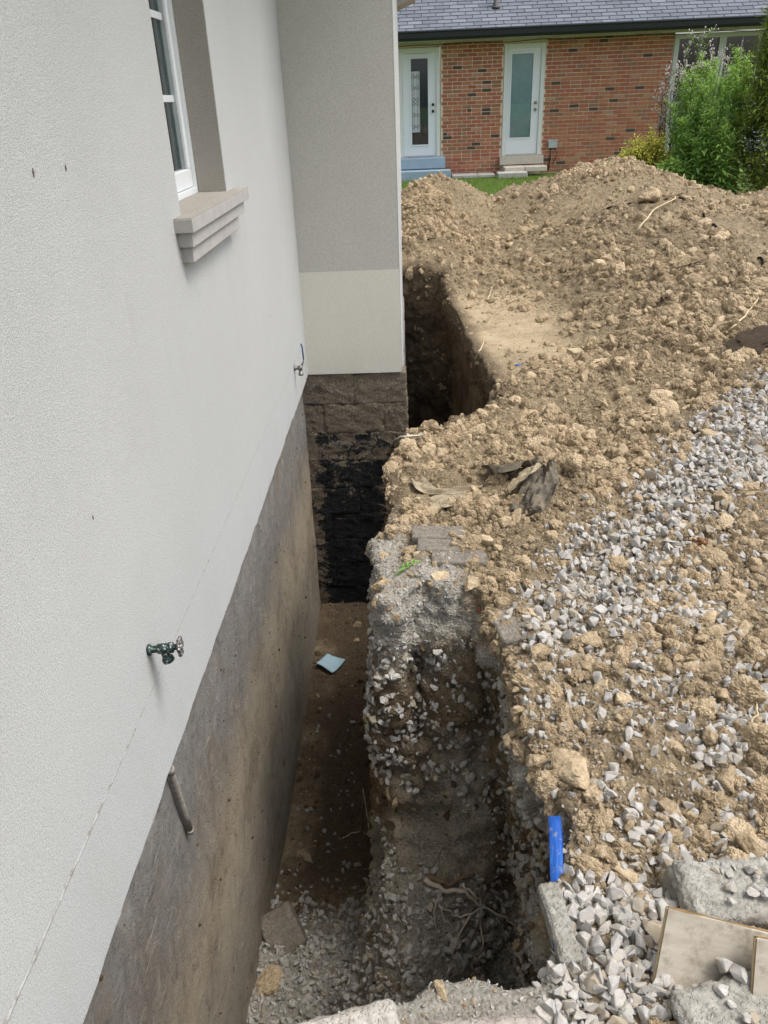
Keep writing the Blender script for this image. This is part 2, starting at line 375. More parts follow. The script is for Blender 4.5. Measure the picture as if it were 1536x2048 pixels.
def masks(V, N):
    x, y, z = V[:,0], V[:,1], V[:,2]; n = fbm(V, 5, 3, 51); sdp = PITSD(x, y)
    flat = shelf_mask(x, y)
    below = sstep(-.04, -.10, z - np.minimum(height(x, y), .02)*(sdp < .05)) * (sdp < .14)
    # limestone bedding: grey rim on the bank beside the pit, grey near end, grey layer under the surface
    rim = sstep(.16, .04, sdp + .04*n)*sstep(2.95, 2.6, y)*sstep(.5, .6, x + .1*(y > 2))*sstep(.86, .78, x)*(y > 2.0)*np.maximum(sstep(-.34, -.10, z + .16*n), (sdp > 0)*1.0)
    rim = np.maximum(rim, sstep(.95, .90, y + .03*n)*(sdp > -.05)*(x < .95))
    layer = below*sstep(-.20 - .22*n, -.10 - .22*n, z)*(y < 2.6)*(x > .45)*.9
    layer2 = below*sstep(-.98, -1.06, z + .08*n)*(y < 2.2)*(x > .4)*.75
    gravelfloor = (sdp < -.01)*(z < -1.45)*sstep(2.35, 2.0, y + .2*n)
    grey = np.clip(np.maximum.reduce([rim, layer, layer2, gravelfloor]), 0, 1)
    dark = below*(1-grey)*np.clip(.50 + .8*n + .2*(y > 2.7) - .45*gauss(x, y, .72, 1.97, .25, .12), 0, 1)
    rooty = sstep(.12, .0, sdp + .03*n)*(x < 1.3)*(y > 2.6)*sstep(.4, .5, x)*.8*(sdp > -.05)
    dark = np.clip(np.maximum.reduce([dark, rooty, .95*(sdp < .02)*(z < -1.5)*sstep(2.2, 2.5, y)*sstep(.0, .12, x + .1*n)]), 0, 1)  # last term puts the shade on the trench floor into the soil colour
    grey = np.maximum(grey, .75*gauss(x, y, .76, 1.96, .28, .13)*(z < -.5)*(sdp < 0))
    tan = np.clip(flat*(.75+.5*n), 0, 1)*(1-dark)
    return grey, dark, tan, below, flat, sdp
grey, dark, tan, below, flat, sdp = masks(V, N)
amp = np.where(below > .5, .9, .8)*(1-.8*flat)*(1-.75*sstep(1.15, .98, V[:,1])*(V[:,2] > -.06)*(V[:,0] < 1.05))
floor_quiet = np.where((sdp < 0) & (V[:,2] < -1.4) & (V[:,1] > 2.3), .35, 1.0)
disp = amp*floor_quiet*(.026*(lumps(V, 7.5, 61)-.25) + .028*(lumps(V, 15, 65)-.25) + .013*(lumps(V, 36, 69)-.3) + .028*fbm(V, 9, 3, 77) + .009*fbm(V, 45, 2, 79))
keep = sstep(-.06, -.03, V[:,0])                       # stay clear of the house wall
disp = disp + (below > .5)*(V[:,0] > .4)*(V[:,1] < 2.8)*(.055*fbm(V, 3.2, 2, 83) + .03*lumps(V, 5, 84))*sstep(.53, .68, V[:,0])
V = V + N*disp[:,None]
def np_mesh(name, V, Q, attrs=None, smooth=True):
    me = bpy.data.meshes.new(name); me.vertices.add(len(V)); me.vertices.foreach_set('co', V.astype(np.float32).ravel())
    k = Q.shape[1]; me.loops.add(Q.size); me.loops.foreach_set('vertex_index', Q.astype(np.int32).ravel())
    me.polygons.add(len(Q)); me.polygons.foreach_set('loop_start', np.arange(0, Q.size, k, dtype=np.int32))
    me.update(calc_edges=True); me.polygons.foreach_set('use_smooth', np.full(len(Q), smooth))
    for a, v in (attrs or {}).items():
        at = me.attributes.new(a, 'FLOAT', 'POINT'); at.data.foreach_set('value', v.astype(np.float32))
    me.update(); return me
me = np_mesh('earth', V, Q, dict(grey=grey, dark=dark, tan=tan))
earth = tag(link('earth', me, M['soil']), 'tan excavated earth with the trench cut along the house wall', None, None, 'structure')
EV, EQ = V, Q; EN, _ = vert_normals(EV, EQ)
# ---- wider heap and ground round it
S2 = .045
hx = np.arange(-.9, 11.0, S2); hy = np.arange(-2.5, 14.0, S2)
HX, HY = np.meshgrid(hx, hy, indexing='ij')
HZ = height(HX, HY)
Pz = np.stack([HX.ravel(), HY.ravel(), HZ.ravel()], 1)
ro = (HZ.ravel() > .03)
HZ = HZ + ((.022*(lumps(Pz, 6, 81)-.25) + .02*(lumps(Pz, 13, 85)-.25) + .035*fbm(Pz, 7, 3, 87))*np.clip(.25+Pz[:,2]*3, 0, 1)*(1-.85*shelf_mask(Pz[:,0], Pz[:,1]))).reshape(HZ.shape)
ii, jj = np.meshgrid(np.arange(len(hx)-1), np.arange(len(hy)-1), indexing='ij'); W = len(hy)
q = np.stack([(ii*W+jj).ravel(), ((ii+1)*W+jj).ravel(), ((ii+1)*W+jj+1).ravel(), (ii*W+jj+1).ravel()], 1)
cx = HX.ravel()[q].mean(1); cy = HY.ravel()[q].mean(1)
drop = (cx < gx[-1]-2.5*VOX) & (cx > -.4) & (cy > y0+2.5*VOX) & (cy < gy[-1]-2.5*VOX)
q = q[~drop & ~((cx < .0) & (cy > 6.6)) | (cy > 9.2) & ~drop]
V2 = np.stack([HX.ravel(), HY.ravel(), HZ.ravel()], 1)
me2 = np_mesh('soil_heap', V2, q, dict(grey=np.zeros(len(V2)), dark=np.zeros(len(V2)), tan=.6*shelf_mask(V2[:,0], V2[:,1])))
heap = tag(link('soil_heap', me2, M['soil']), 'big heap of dug tan soil in front of the brick house', None, None, 'structure')
V2N, _ = vert_normals(V2, q)
if V2N[q[0,0],2] < 0: V2N = -V2N
# ---- lawn sheet to the horizon, with an opening where the dug ground is
g = G('lawn_green', .9, .2); n = g.noise(14, 6, .7); n2 = g.noise(.6, 4)
lawn_m = g.done(g.mix(g.rng(n2, .4, .7, 0, .5), g.ramp(n, [(.3, (.045, .085, .018)), (.7, (.10, .17, .04))]), (.12, .12, .05)), g.bump(n, .6, .03))
mb = MB()
for a, b in (((-150, 13.9), (150, 300)), ((-150, -150), (150, -2.4)), ((-150, -2.4), (-.8, 13.9)), ((10.9, -2.4), (150, 13.9))):
    mb.add([(a[0], a[1], -.075), (b[0], a[1], -.075), (b[0], b[1], -.075), (a[0], b[1], -.075)], [(0, 1, 2, 3)])
tag(mb.build('lawn', lawn_m), 'green lawn behind the soil heap reaching the brick house', None, None, 'structure')

# ---- ray casts onto the ground, to seat things on it
_tri = np.concatenate([EQ[:, [0,1,2]], EQ[:, [0,2,3]]]); nE = len(EV)
_all = np.concatenate([EV, V2]); _q2 = np.concatenate([EQ, q + nE])
BVH = BVHTree.FromPolygons([tuple(v) for v in _all], [tuple(f) for f in _q2])
def hit(px, py):
    loc, nor, i, d = BVH.ray_cast(Vector(CAM), Vector(ray(px, py)).normalized())
    return loc, (nor if nor.dot(Vector(ray(px, py))) < 0 else -nor)
def ground_z(x, y, top=3.0):
    loc, nor, i, d = BVH.ray_cast(Vector((x, y, top)), Vector((0, 0, -1))); return loc.z if loc else 0.

# ================================================================== SCATTER (gravel, clods)
HID = bpy.data.collections.new('shapes')       # holds the shapes the loose masses are made of; not linked to the scene
def proto_collection(name, meshes):
    c = bpy.data.collections.new(name)
    for i, me in enumerate(meshes):
        o = bpy.data.objects.new('%s_%02d' % (name, i), me); c.objects.link(o)
    return c
def clod_mesh(seed, mat, sub=5):
    bm = bmesh.new(); bmesh.ops.create_icosphere(bm, subdivisions=sub, radius=1)
    P = np.array([v.co for v in bm.verts]); off = seed*13.7
    kf = (1.0, .45, .75)[seed % 3]
    r = 1 + .34*fbm(P+off, 1.1, 2, seed) + kf*.30*(lumps(P+off, 1.7, seed)-.35) + kf*.18*(lumps(P+off, 3.6, seed+5)-.3) + .11*(lumps(P+off, 7.5, seed+9)-.3) + .06*(lumps(P+off, 15, seed+11)-.3)
    sq = np.array([1.0, .55+.4*((seed*37) % 10)/10, .5+.35*((seed*53) % 10)/10])
    P = P*r[:,None]*sq
    for v, p in zip(bm.verts, P): v.co = p
    me = bpy.data.meshes.new('clod'); bm.to_mesh(me); bm.free(); me.materials.append(mat)
    return me
def stone_mesh(seed, mat):
    rr = random.Random(seed); bm = bmesh.new()
    sq = (1, rr.uniform(.6, .9), rr.uniform(.4, .75))
    for i in range(15):
        v = Vector((rr.gauss(0,1), rr.gauss(0,1), rr.gauss(0,1))).normalized()*rr.uniform(.8, 1.1)
        bm.verts.new((v.x*sq[0], v.y*sq[1], v.z*sq[2]))
    r = bmesh.ops.convex_hull(bm, input=list(bm.verts))
    bmesh.ops.delete(bm, geom=[e for e in r['geom_interior'] if isinstance(e, bmesh.types.BMVert)], context='VERTS')
    bmesh.ops.dissolve_limit(bm, angle_limit=.30, verts=list(bm.verts), edges=list(bm.edges))
    bmesh.ops.bevel(bm, geom=list(bm.edges), offset=.15, segments=2, affect='EDGES', profile=.5, clamp_overlap=True)
    bmesh.ops.triangulate(bm, faces=list(bm.faces)); bmesh.ops.subdivide_edges(bm, edges=[e for e in bm.edges if e.calc_length() > .35], cuts=2, use_grid_fill=True)
    P = np.array([v.co for v in bm.verts]); d = 1 + .09*fbm(P + seed*3.1, 2.2, 3, seed) + .05*(lumps(P + seed, 3.0, seed)-.3)
    for v, k_ in zip(bm.verts, d): v.co *= k_
    me = bpy.data.meshes.new('stone'); bm.to_mesh(me); bm.free(); me.materials.append(mat)
    return me
def blocky_mesh(seed, mat):
    rr = random.Random(seed); bm = bmesh.new()
    for i in range(16):
        v = Vector((rr.gauss(0,1), rr.gauss(0,1), rr.gauss(0,1))).normalized()*rr.uniform(.8, 1.15); bm.verts.new((v.x, v.y*rr.uniform(.6, .9), v.z*rr.uniform(.45, .75)))
    r = bmesh.ops.convex_hull(bm, input=list(bm.verts)); bmesh.ops.delete(bm, geom=[e for e in r['geom_interior'] if isinstance(e, bmesh.types.BMVert)], context='VERTS')
    bmesh.ops.bevel(bm, geom=list(bm.edges), offset=.08, segments=1, affect='EDGES', clamp_overlap=True); bmesh.ops.triangulate(bm, faces=list(bm.faces))
    for _ in range(5):
        es = [e for e in bm.edges if e.calc_length() > .11]
        if not es: break
        bmesh.ops.subdivide_edges(bm, edges=es, cuts=1, use_grid_fill=True); bmesh.ops.triangulate(bm, faces=list(bm.faces))
    P = np.array([v.co for v in bm.verts]); d = 1 + .16*fbm(P+seed*7.7, 1.8, 4, seed) + .10*(lumps(P+seed, 4.5, seed)-.3) + .05*(lumps(P+seed, 11, seed)-.3)
    for v, k_ in zip(bm.verts, d): v.co *= k_
    me = bpy.data.meshes.new('clod'); bm.to_mesh(me); bm.free(); me.materials.append(mat); return me
CLODS = [clod_mesh(i, M['clod']) if i in (0, 2, 5, 7) else blocky_mesh(i+60, M['clod']) for i in range(9)]
CLODS_D = [clod_mesh(i+20, M['clod_dark'], 3) for i in range(5)]
STONES = [stone_mesh(i+5, M['stone']) for i in range(12)]
STONES_D = [stone_mesh(i+40, M['stone_dirty']) for i in range(10)]
PC = dict(clod=proto_collection('clod_shape', CLODS), dark=proto_collection('dark_clod_shape', CLODS_D),
          stone=proto_collection('stone_shape', STONES), sdirty=proto_collection('dusty_stone_shape', STONES_D))
def scatter(name, pts, sc, proto, nshape, label, rot=None):
    n = len(pts); me = bpy.data.meshes.new(name); me.vertices.add(n); me.vertices.foreach_set('co', np.asarray(pts, np.float32).ravel())
    rot = RNG.uniform(0, 6.283, (n, 3)) if rot is None else rot
    a = me.attributes.new('turn', 'FLOAT_VECTOR', 'POINT'); a.data.foreach_set('vector', rot.astype(np.float32).ravel())
    a = me.attributes.new('size', 'FLOAT', 'POINT'); a.data.foreach_set('value', np.asarray(sc, np.float32))
    a = me.attributes.new('pick', 'INT', 'POINT'); a.data.foreach_set('value', RNG.integers(0, nshape, n).astype(np.int32))
    o = link(name, me); tag(o, label, None, None, 'stuff')
    t = bpy.data.node_groups.new(name, 'GeometryNodeTree')
    t.interface.new_socket('Geometry', in_out='INPUT', socket_type='NodeSocketGeometry'); t.interface.new_socket('Geometry', in_out='OUTPUT', socket_type='NodeSocketGeometry')
    gi = t.nodes.new('NodeGroupInput'); go = t.nodes.new('NodeGroupOutput'); ip = t.nodes.new('GeometryNodeInstanceOnPoints')
    ci = t.nodes.new('GeometryNodeCollectionInfo'); ci.inputs[0].default_value = PC[proto]; ci.inputs['Separate Children'].default_value = True; ci.inputs['Reset Children'].default_value = True
    def na(nm, ty):
        x = t.nodes.new('GeometryNodeInputNamedAttribute'); x.data_type = ty; x.inputs[0].default_value = nm; return x.outputs[0]
    t.links.new(gi.outputs[0], ip.inputs['Points']); t.links.new(ci.outputs[0], ip.inputs['Instance']); ip.inputs['Pick Instance'].default_value = True
    t.links.new(na('pick', 'INT'), ip.inputs['Instance Index']); t.links.new(na('turn', 'FLOAT_VECTOR'), ip.inputs['Rotation']); t.links.new(na('size', 'FLOAT'), ip.inputs['Scale'])
    t.links.new(ip.outputs[0], go.inputs[0])
    md = o.modifiers.new('scatter', 'NODES'); md.node_group = t
    return o
# sample points on the ground
def sample(V, Q, N, dens, n_target):
    a, b, c, d = (V[Q[:,i]] for i in range(4))
    ar = .5*np.linalg.norm(np.cross(c-a, d-b), axis=1); cen = (a+b+c+d)/4; nn = N[Q[:,0]]
    wgt = ar*dens(cen, nn); p = wgt/wgt.sum(); idx = RNG.choice(len(Q), n_target, p=p)
    u, v = RNG.random((2, n_target, 1)); pos = a[idx]*(1-u)*(1-v) + b[idx]*u*(1-v) + c[idx]*u*v + d[idx]*(1-u)*v
    return pos, nn[idx]
def poly_px(pp, z=.08): return np.array([tuple(onz(px, py, z))[:2] for px, py in pp])
GRAVEL_A = poly_px([(1536,800),(1470,815),(1400,890),(1290,960),(1240,1010),(1160,1070),(1130,1120),(1120,1190),(1180,1190),(1230,1130),(1330,1100),(1370,1020),(1450,960),(1536,930)], .16)
GRAVEL_B = poly_px([(1130,1720),(1200,1790),(1290,1800),(1330,1880),(1300,2048),(1100,2048),(1100,1960),(1120,1850)], .0)
GRAVEL_C = poly_px([(1060,1180),(1250,1190),(1536,1080),(1600,1250),(1600,1900),(1200,1800),(1140,1700),(1080,1450)], .06)
GRAVEL_D = poly_px([(1250,1820),(1600,1760),(1650,2048),(1300,2048)], .0)
def gravel_top(c):
    x, y = c[:,0], c[:,1]; n = .05*fbm(c, 7, 3, 91)
    A = sstep(.20, -.10, poly_sd(x, y, GRAVEL_A)+2.0*n); B = sstep(.05, -.03, poly_sd(x, y, GRAVEL_B)+n); D = sstep(.05, -.03, poly_sd(x, y, GRAVEL_D)+n)
    Cm = sstep(.1, -.1, poly_sd(x, y, GRAVEL_C)+n)
    return np.maximum.reduce([A, B, D]), Cm
sdf = lambda c: PITSD(c[:,0], c[:,1])
lo = lambda c: (c[:,2] < -.06) & (sdf(c) < .10)
def dens_clod(c, n):
    gt, gc = gravel_top(c)
    d = np.hypot(c[:,0]-.64, c[:,1])
    k = np.where(lo(c), .05, 1.0)*(1-.93*np.clip(gt, 0, 1))*(1-.82*shelf_mask(c[:,0], c[:,1]))*(c[:,0] > -.02)/np.maximum(d, 1.1)**1.3
    g_, d_, *_ = masks(c, n)
    bd = (np.hypot(c[:,0]-.955, np.clip(c[:,1], .9, 1.27)-c[:,1]) < .05) | ((c[:,0] > .78) & (c[:,0] < .98) & (c[:,1] < 1.12))
    patch = fbm(c, 2.6, 3, 57); k = k*np.clip(.75 + 2.3*patch, .12, 1.8)
    return k*(1-.8*g_)*(1-.55*d_)*(1-.97*bd)*(1-.7*(c[:,1] < 1.0)*(c[:,0] < 1.05))
def sizes(n, lo_, hi_, a): u = RNG.random(n); return (lo_**-a + u*(hi_**-a - lo_**-a))**(-1/a)
p, n_ = sample(EV, EQ, EN, dens_clod, 95000); s = sizes(len(p), .0036, .056, 1.78)
s *= np.clip(np.hypot(p[:,0]-.64, p[:,1])/3.0, .8, 1.25)
scatter('soil_clods', p - n_*s[:,None]*.02, s, 'clod', 9, 'loose crumbs and clods of tan soil covering the earth')
p, n_ = sample(V2, q, V2N, lambda c, n: np.where(c[:,2] > .10, 1., .0)*np.clip(.8 + 2.2*fbm(c, 1.6, 3, 59), .1, 2)*(c[:,1] < 11)*(c[:,0] < 8)*(1-.97*shelf_mask(c[:,0], c[:,1])), 80000)
s = sizes(len(p), .0085, .056, 1.75)
scatter('heap_clods', p + n_*s[:,None]*.04, s, 'clod', 9, 'loose clods of tan soil covering the big heap')
# dark crumbs on the trench walls
p, n_ = sample(EV, EQ, EN, lambda c, n: masks(c, n)[1]*lo(c)*(c[:,1] < 5.5) + .12*(sdf(c) < 0)*(c[:,2] < -1.5)*(c[:,1] > 2), 6000); s = sizes(len(p), .004, .028, 1.9)
scatter('topsoil_crumbs', p, s, 'dark', 5, 'dark brown soil crumbs on the trench walls and floor')
# pale gravel on top
p, n_ = sample(EV, EQ, EN, lambda c, n: (gravel_top(c)[0]*1.0 + np.clip(.58 + 1.2*fbm(c, 3.5, 2, 58), .14, 1)*gravel_top(c)[1]*(1-gravel_top(c)[0]))*(sdf(c) > -.01)*(1 + 1.3*sstep(.05, -.03, poly_sd(c[:,0], c[:,1], GRAVEL_B))), 9800)
s = np.where(RNG.random(len(p)) < .34, RNG.uniform(.006, .013, len(p)), RNG.uniform(.013, .0265, len(p)))*np.where(gravel_top(p)[0] > .5, 1.08, 1.0)
near = np.hypot(p[:,0]-.64, p[:,1]); order = np.argsort(near); IND = order[:120]; REST = order[120:]
lift = RNG.uniform(-.35, .65, len(p))*np.where(gravel_top(p)[0] > .5, 1, .6)
scatter('gravel', p[REST] + n_[REST]*(s*lift)[REST,None], s[REST], 'stone', 12, 'pale grey crushed stone spilled over the tan soil')
for k in IND:
    o = bpy.data.objects.new('gravel_stone', STONES[int(RNG.integers(0, 12))]); COL.objects.link(o)
    o.location = p[k] + n_[k]*s[k]*lift[k]; o.rotation_euler = tuple(RNG.uniform(0, 6.28, 3)); o.scale = (s[k],)*3
    tag(o, 'pale grey angular gravel stone lying by the near end of the pit', 'stone', 'gravel stones by the near end of the pit')
# small stone chips mixed into the soil
p, n_ = sample(EV, EQ, EN, lambda c, n: (gravel_top(c)[1] + 2*gravel_top(c)[0])*(sdf(c) > 0), 15000); s = sizes(len(p), .0028, .008, 1.5)
scatter('stone_chips', p + n_*s[:,None]*.4, s, 'stone', 12, 'small pale stone chips mixed into the loose soil')
# dusty gravel in the pit
def dens_pit(c, n):
    sd_ = sdf(c); nz = fbm(c, 4, 3, 95)
    floor = (sd_ < .10)*(c[:,2] < -.98)*(c[:,1] < 2.12)*(c[:,0] > -.04)
    leftf = (sd_ < 0)*(c[:,2] < -1.5)*sstep(2.5, 2.15, c[:,1]+.15*nz)
    face = (sd_ < .1)*(c[:,2] < -.16)*(c[:,2] > -.78)*(c[:,1] > 1.2)*(c[:,1] < 2.6)*np.clip(.72+1.5*nz, 0, 1)
    right = (sd_ < .12)*(c[:,2] < -.2)*(c[:,0] > .80)*(c[:,1] < 2.3)*np.clip(.4 + nz, 0, 1)
    bare = gauss(c[:,0], c[:,1], .74, 1.98, .24, .12)
    return np.maximum.reduce([floor*1.0, leftf*1.7, face*1.1, right])*(1-.85*bare) + .05*(sd_ < 0)*(c[:,2] < -1.5)*(c[:,1] < 3.6)
p, n_ = sample(EV, EQ, EN, dens_pit, 10500); s = np.where(RNG.random(len(p)) < .4, RNG.uniform(.005, .012, len(p)), RNG.uniform(.012, .024, len(p)))
scatter('pit_gravel', p + n_*(s*RNG.uniform(-.2, .6, len(p)))[:,None], s, 'sdirty', 10, 'dusty grey crushed stone on the floor and sides of the pit')
p, n_ = sample(EV, EQ, EN, lambda c, n: masks(c, n)[0]*(c[:,2] > -.35), 8000); s = sizes(len(p), .0025, .010, 1.6)
scatter('limestone_screenings', p + n_*s[:,None]*.3, s, 'sdirty', 10, 'fine grey limestone screenings on the cut bank')
# single lumps one can point to
LUMPS = [(1153,1355,28),(1425,880,30),(1240,1135,25),(1422,1348,42),(1286,1264,27),(1495,1393,38),(1077,1306,25),(1087,1337,20),(1150,1549,62),(1174,1737,32),(1240,1758,44),
  (1415,1688,27),(1492,1706,46),(1282,1807,27),(1108,1807,20),(1457,1563,32),(535,1968,27),(617,1718,16),(923,1053,28),(978,1083,26),(970,1030,18),(985,1000,20),(1101,1075,22),(982,1172,20),(1300,395,26),(1085,640,16),
  (1410,1240,34),(1470,1215,30),(1350,1500,30),(1200,1650,28),(1500,1050,36),(1440,1000,24),(1190,930,26),(1380,690,26),(1320,800,22),(1040,1120,22),(1020,1170,20),(1060,1230,22),(1130,1440,26),(1240,1400,24),(1330,1620,26),(1520,1490,40),(1180,1280,24),(1430,1120,24)]
for i, (px, py, r) in enumerate(LUMPS):
    loc, nor = hit(px, py); dist = (loc - Vector(CAM)).length; R_ = r*dist/F_PX*.95
    o = bpy.data.objects.new('soil_clod', CLODS[i % 9]); COL.objects.link(o)
    o.location = loc + nor*R_*.15; o.rotation_euler = (random.uniform(-.5, .5), random.uniform(-.5, .5), random.uniform(0, 6.28)); o.scale = (R_, R_*random.uniform(.85, 1.1), R_*random.uniform(.9, 1.2))
    if i == 8: tag(o, 'biggest blocky clay lump on the slope, just above the blue board', 'soil clod')
    elif i == 10: tag(o, 'tall crumbly clay lump between the blue board and the concrete block', 'soil clod')
    elif i == 42: tag(o, 'small tan clod on the pit gravel against the foundation wall', 'soil clod')
    else: tag(o, 'large tan clod of dried clay lying on the loose soil', 'soil clod', 'large clods of dried clay on the loose soil')
# ================================================================== STUCCO HOUSE (left)
house = tag(empty('stucco_house', (0, 0, 0)), 'pale stucco house with exposed grey foundation beside the trench', 'house')
def grid_wall(name, mat, org, ua, va, nu, nv, parent, amp=.0, fr=8, nrm=None, ragged=0.):
    """a face sheet of nu x nv cells from org along ua and va, with gentle unevenness"""
    org, ua, va = (np.array(a, float) for a in (org, ua, va)); nn = np.cross(ua, va); nn /= np.linalg.norm(nn)
    u, v = np.meshgrid(np.linspace(0, 1, nu+1), np.linspace(0, 1, nv+1), indexing='ij')
    Pp = org + u.ravel()[:,None]*ua + v.ravel()[:,None]*va
    Pp = Pp + nn*(amp*fbm(Pp, fr, 3, 5))[:,None]
    if ragged: Pp[:,2] += (v.ravel() == 0)*ragged*fbm(Pp, 14, 3, 6)
    i, j = np.meshgrid(np.arange(nu), np.arange(nv), indexing='ij'); W_ = nv+1
    qq = np.stack([(i*W_+j).ravel(), ((i+1)*W_+j).ravel(), ((i+1)*W_+j+1).ravel(), (i*W_+j+1).ravel()], 1)
    return link(name, np_mesh(name, Pp, qq), mat, parent)
OY0, OY1, OZ = 2.322, 2.966, 1.232            # window opening
mb = MB()
mb.box((-.28, -1.6, .0), (0, OY0, 2.75)).box((-.28, OY1, .0), (0, 4.679, 2.75)).box((-.28, OY0, .0), (0, OY1, OZ)).box((-.28, OY0, 2.5), (0, OY1, 2.75))
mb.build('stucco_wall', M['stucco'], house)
# lower skirt edge: a slightly ragged lip under the stucco
lip = MB()
ys = np.linspace(-1.5, 4.67, 260)
wob = .011*fbm(np.stack([ys*0, ys, ys*0], 1), 9, 4, 8, .65)
for i in range(len(ys)-1):
    a, b = ys[i], ys[i+1]
    lip.add([(-.04, a, .002), (-.001, a, .002), (-.001, a, -.010+wob[i]), (-.04, a, -.010+wob[i]), (-.04, b, .002), (-.001, b, .002), (-.001, b, -.010+wob[i+1]), (-.04, b, -.010+wob[i+1])],
            [(0,4,5,1), (1,5,6,2), (2,6,7,3)])
lip.build('stucco_edge', M['stucco'], house)
# thin raised seam along the wall, thicker and rougher towards the near end
sm = MB(); ys = np.linspace(.2, 4.55, 420); P = np.stack([ys*0, ys, ys*0], 1)
zc = np.interp(ys, [.2, .69, 1.6, 4.43, 4.6], [.28, .272, .257, .227, .225]) + .0035*fbm(P, 6, 3, 12); wd = np.interp(ys, [.2, .8, 1.4, 4.5], [.0075, .006, .0025, .0012])*(1+.5*fbm(P, 25, 3, 13))
ht = np.interp(ys, [.2, .8, 1.4, 4.5], [.0035, .002, .0009, .0006])*(1+.5*fbm(P, 40, 2, 14))
vs = []; fs = []
for i, y in enumerate(ys): vs += [(0.0005, y, zc[i]-wd[i]), (ht[i], y, zc[i]), (.0005, y, zc[i]+wd[i])]
for i in range(len(ys)-1): b = 3*i; fs += [(b, b+3, b+4, b+1), (b+1, b+4, b+5, b+2)]
sm.add(vs, fs)
g = G('seam_mortar', .95, .1); sm.build('wall_seam', g.done(g.ramp(g.noise(34, 6, .75), [(.38, (.27, .25, .215)), (.5, (.42, .425, .41)), (.7, (.50, .51, .505))]), g.bump(g.noise(120, 4), .8, .004)), house)
# dark chips in the stucco
chip_m = plain('wall_chip_dark', (.12, .105, .09), .95)
for (px, py, a, b) in ((67, 345, .003, .009), (132, 336, .0035, .007), (540, 633, .003, .008), (186, 1035, .0015, .006)):
    p = onx(px, py, .001); mb = MB(); k = 9
    mb.add([(p.x+.0015, p.y, p.z)] + [(p.x, p.y+a*math.cos(t)*random.uniform(.6, 1.3), p.z+b*math.sin(t)*random.uniform(.6, 1.2)) for t in np.linspace(0, 2*PI, k, endpoint=False)], [(0, i+1, (i+1) % k+1) for i in range(k)])
    mb.build('wall_chip', chip_m, house)
# foundation below the stucco
grid_wall('foundation_wall', M['parge'], (-.05, -1.6, -2.3), (0, 6.32, 0), (0, 0, 2.31), 260, 96, house, .010, 3)
# ---- wing that juts out across the end of the trench
WY = 4.68; WX = .590
MB().box((-.27, WY, .62), (WX, 9.2, 3.0)).build('wing_wall', M['stucco_wing'], house)
MB().box((-.26, WY-.0008, -.005), (WX+.0008, 9.19, .6205)).build('wing_patch', M['stucco_patch'], house)
MB().box((WX+.0012, WY+.012, .0), (WX+.005, 9.1, 3.0)).build('wing_side_coat', M['stucco'], house)
# block courses under the wing
core = MB().box((-.20, WY+.0185, -2.3), (.585, 9.1, -.006)); core.build('wing_foundation', M['tar'], house)
def rough_box(a, b, amp, seed, n=7, bev=.004):
    bm = bmesh.new(); bmesh.ops.create_cube(bm, size=1)
    for v in bm.verts: v.co = Vector([a[i] + (v.co[i]+.5)*(b[i]-a[i]) for i in range(3)])
    bmesh.ops.bevel(bm, geom=list(bm.edges), offset=bev, segments=1, affect='EDGES')
    L = max(b[i]-a[i] for i in range(3)); 
    for _ in range(4):
        es = [e for e in bm.edges if e.calc_length() > L/n]
        if not es: break
        bmesh.ops.subdivide_edges(bm, edges=es, cuts=1, use_grid_fill=True)
    P = np.array([v.co for v in bm.verts]); bm.normal_update(); Nn = np.array([v.normal for v in bm.verts])
    d = amp*(fbm(P, 6/L, 4, seed)*1.2 + .55*(lumps(P, 14/L, seed)-.4) + .3*fbm(P, 40/L, 2, seed))
    for v, p in zip(bm.verts, P + Nn*d[:,None]): v.co = p
    me = bpy.data.meshes.new('block'); bm.to_mesh(me); bm.free()
    me.polygons.foreach_set('use_smooth', [True]*len(me.polygons)); return me
zt = -.012; k = 0
for c in range(10):
    hgt = .2; zb = zt - hgt
    cuts = [-.10, .28, .618] if c % 2 == 0 else [-.10, .08, .47, .618]
    for a, b in zip(cuts[:-1], cuts[1:]):
        j = random.uniform(-.004, .004); e = .004
        me = rough_box((a+.001, WY+.012+j*.6, zb+.0015), (b-.001 + (.006*random.random() if b > .6 else 0), WY+.14, zt-.001), .009, 30+k, 22, .0015)
        link('foundation_block', me, M['tar'], house); k += 1
    zt = zb
for c in range(9):                                           # blocks round the corner, along the side of the wing
    for i in range(6):
        y = WY+.145 + .4*i + (.2 if c % 2 else 0)
        if y + .39 > 9: continue
        link('foundation_block', rough_box((.46, y+.003, -.212-.2*c+.004), (.605, y+.394, -.012-.2*c-.003), .005, 70+c*7+i, 5, .005), M['parge'], house)
# ---- eave over both walls
sof = plain('soffit_grey', (.36, .35, .33), .6); 
ev = MB(); ev.box((-.4, -1.6, 2.72), (.50, WY-.45, 2.86)); ev.box((-.4, WY-.452, 2.96), (WX+.45, 9.2, 3.10)); ev.build('eave', sof, house)
A = ony(776, 22, 8.9); B = ony(832, -7, 8.9); mb = MB()
mb.add([A, B, B+Vector((0,0,.4)), A+Vector((0,0,.4)), A+Vector((0,.5,0)), B+Vector((0,.5,0)), B+Vector((0,.5,.4)), A+Vector((0,.5,.4))], [(0,1,2,3), (5,4,7,6), (0,4,5,1), (1,5,6,2), (2,6,7,3), (3,7,4,0)]); mb.build('rake_overhang', sof, house)
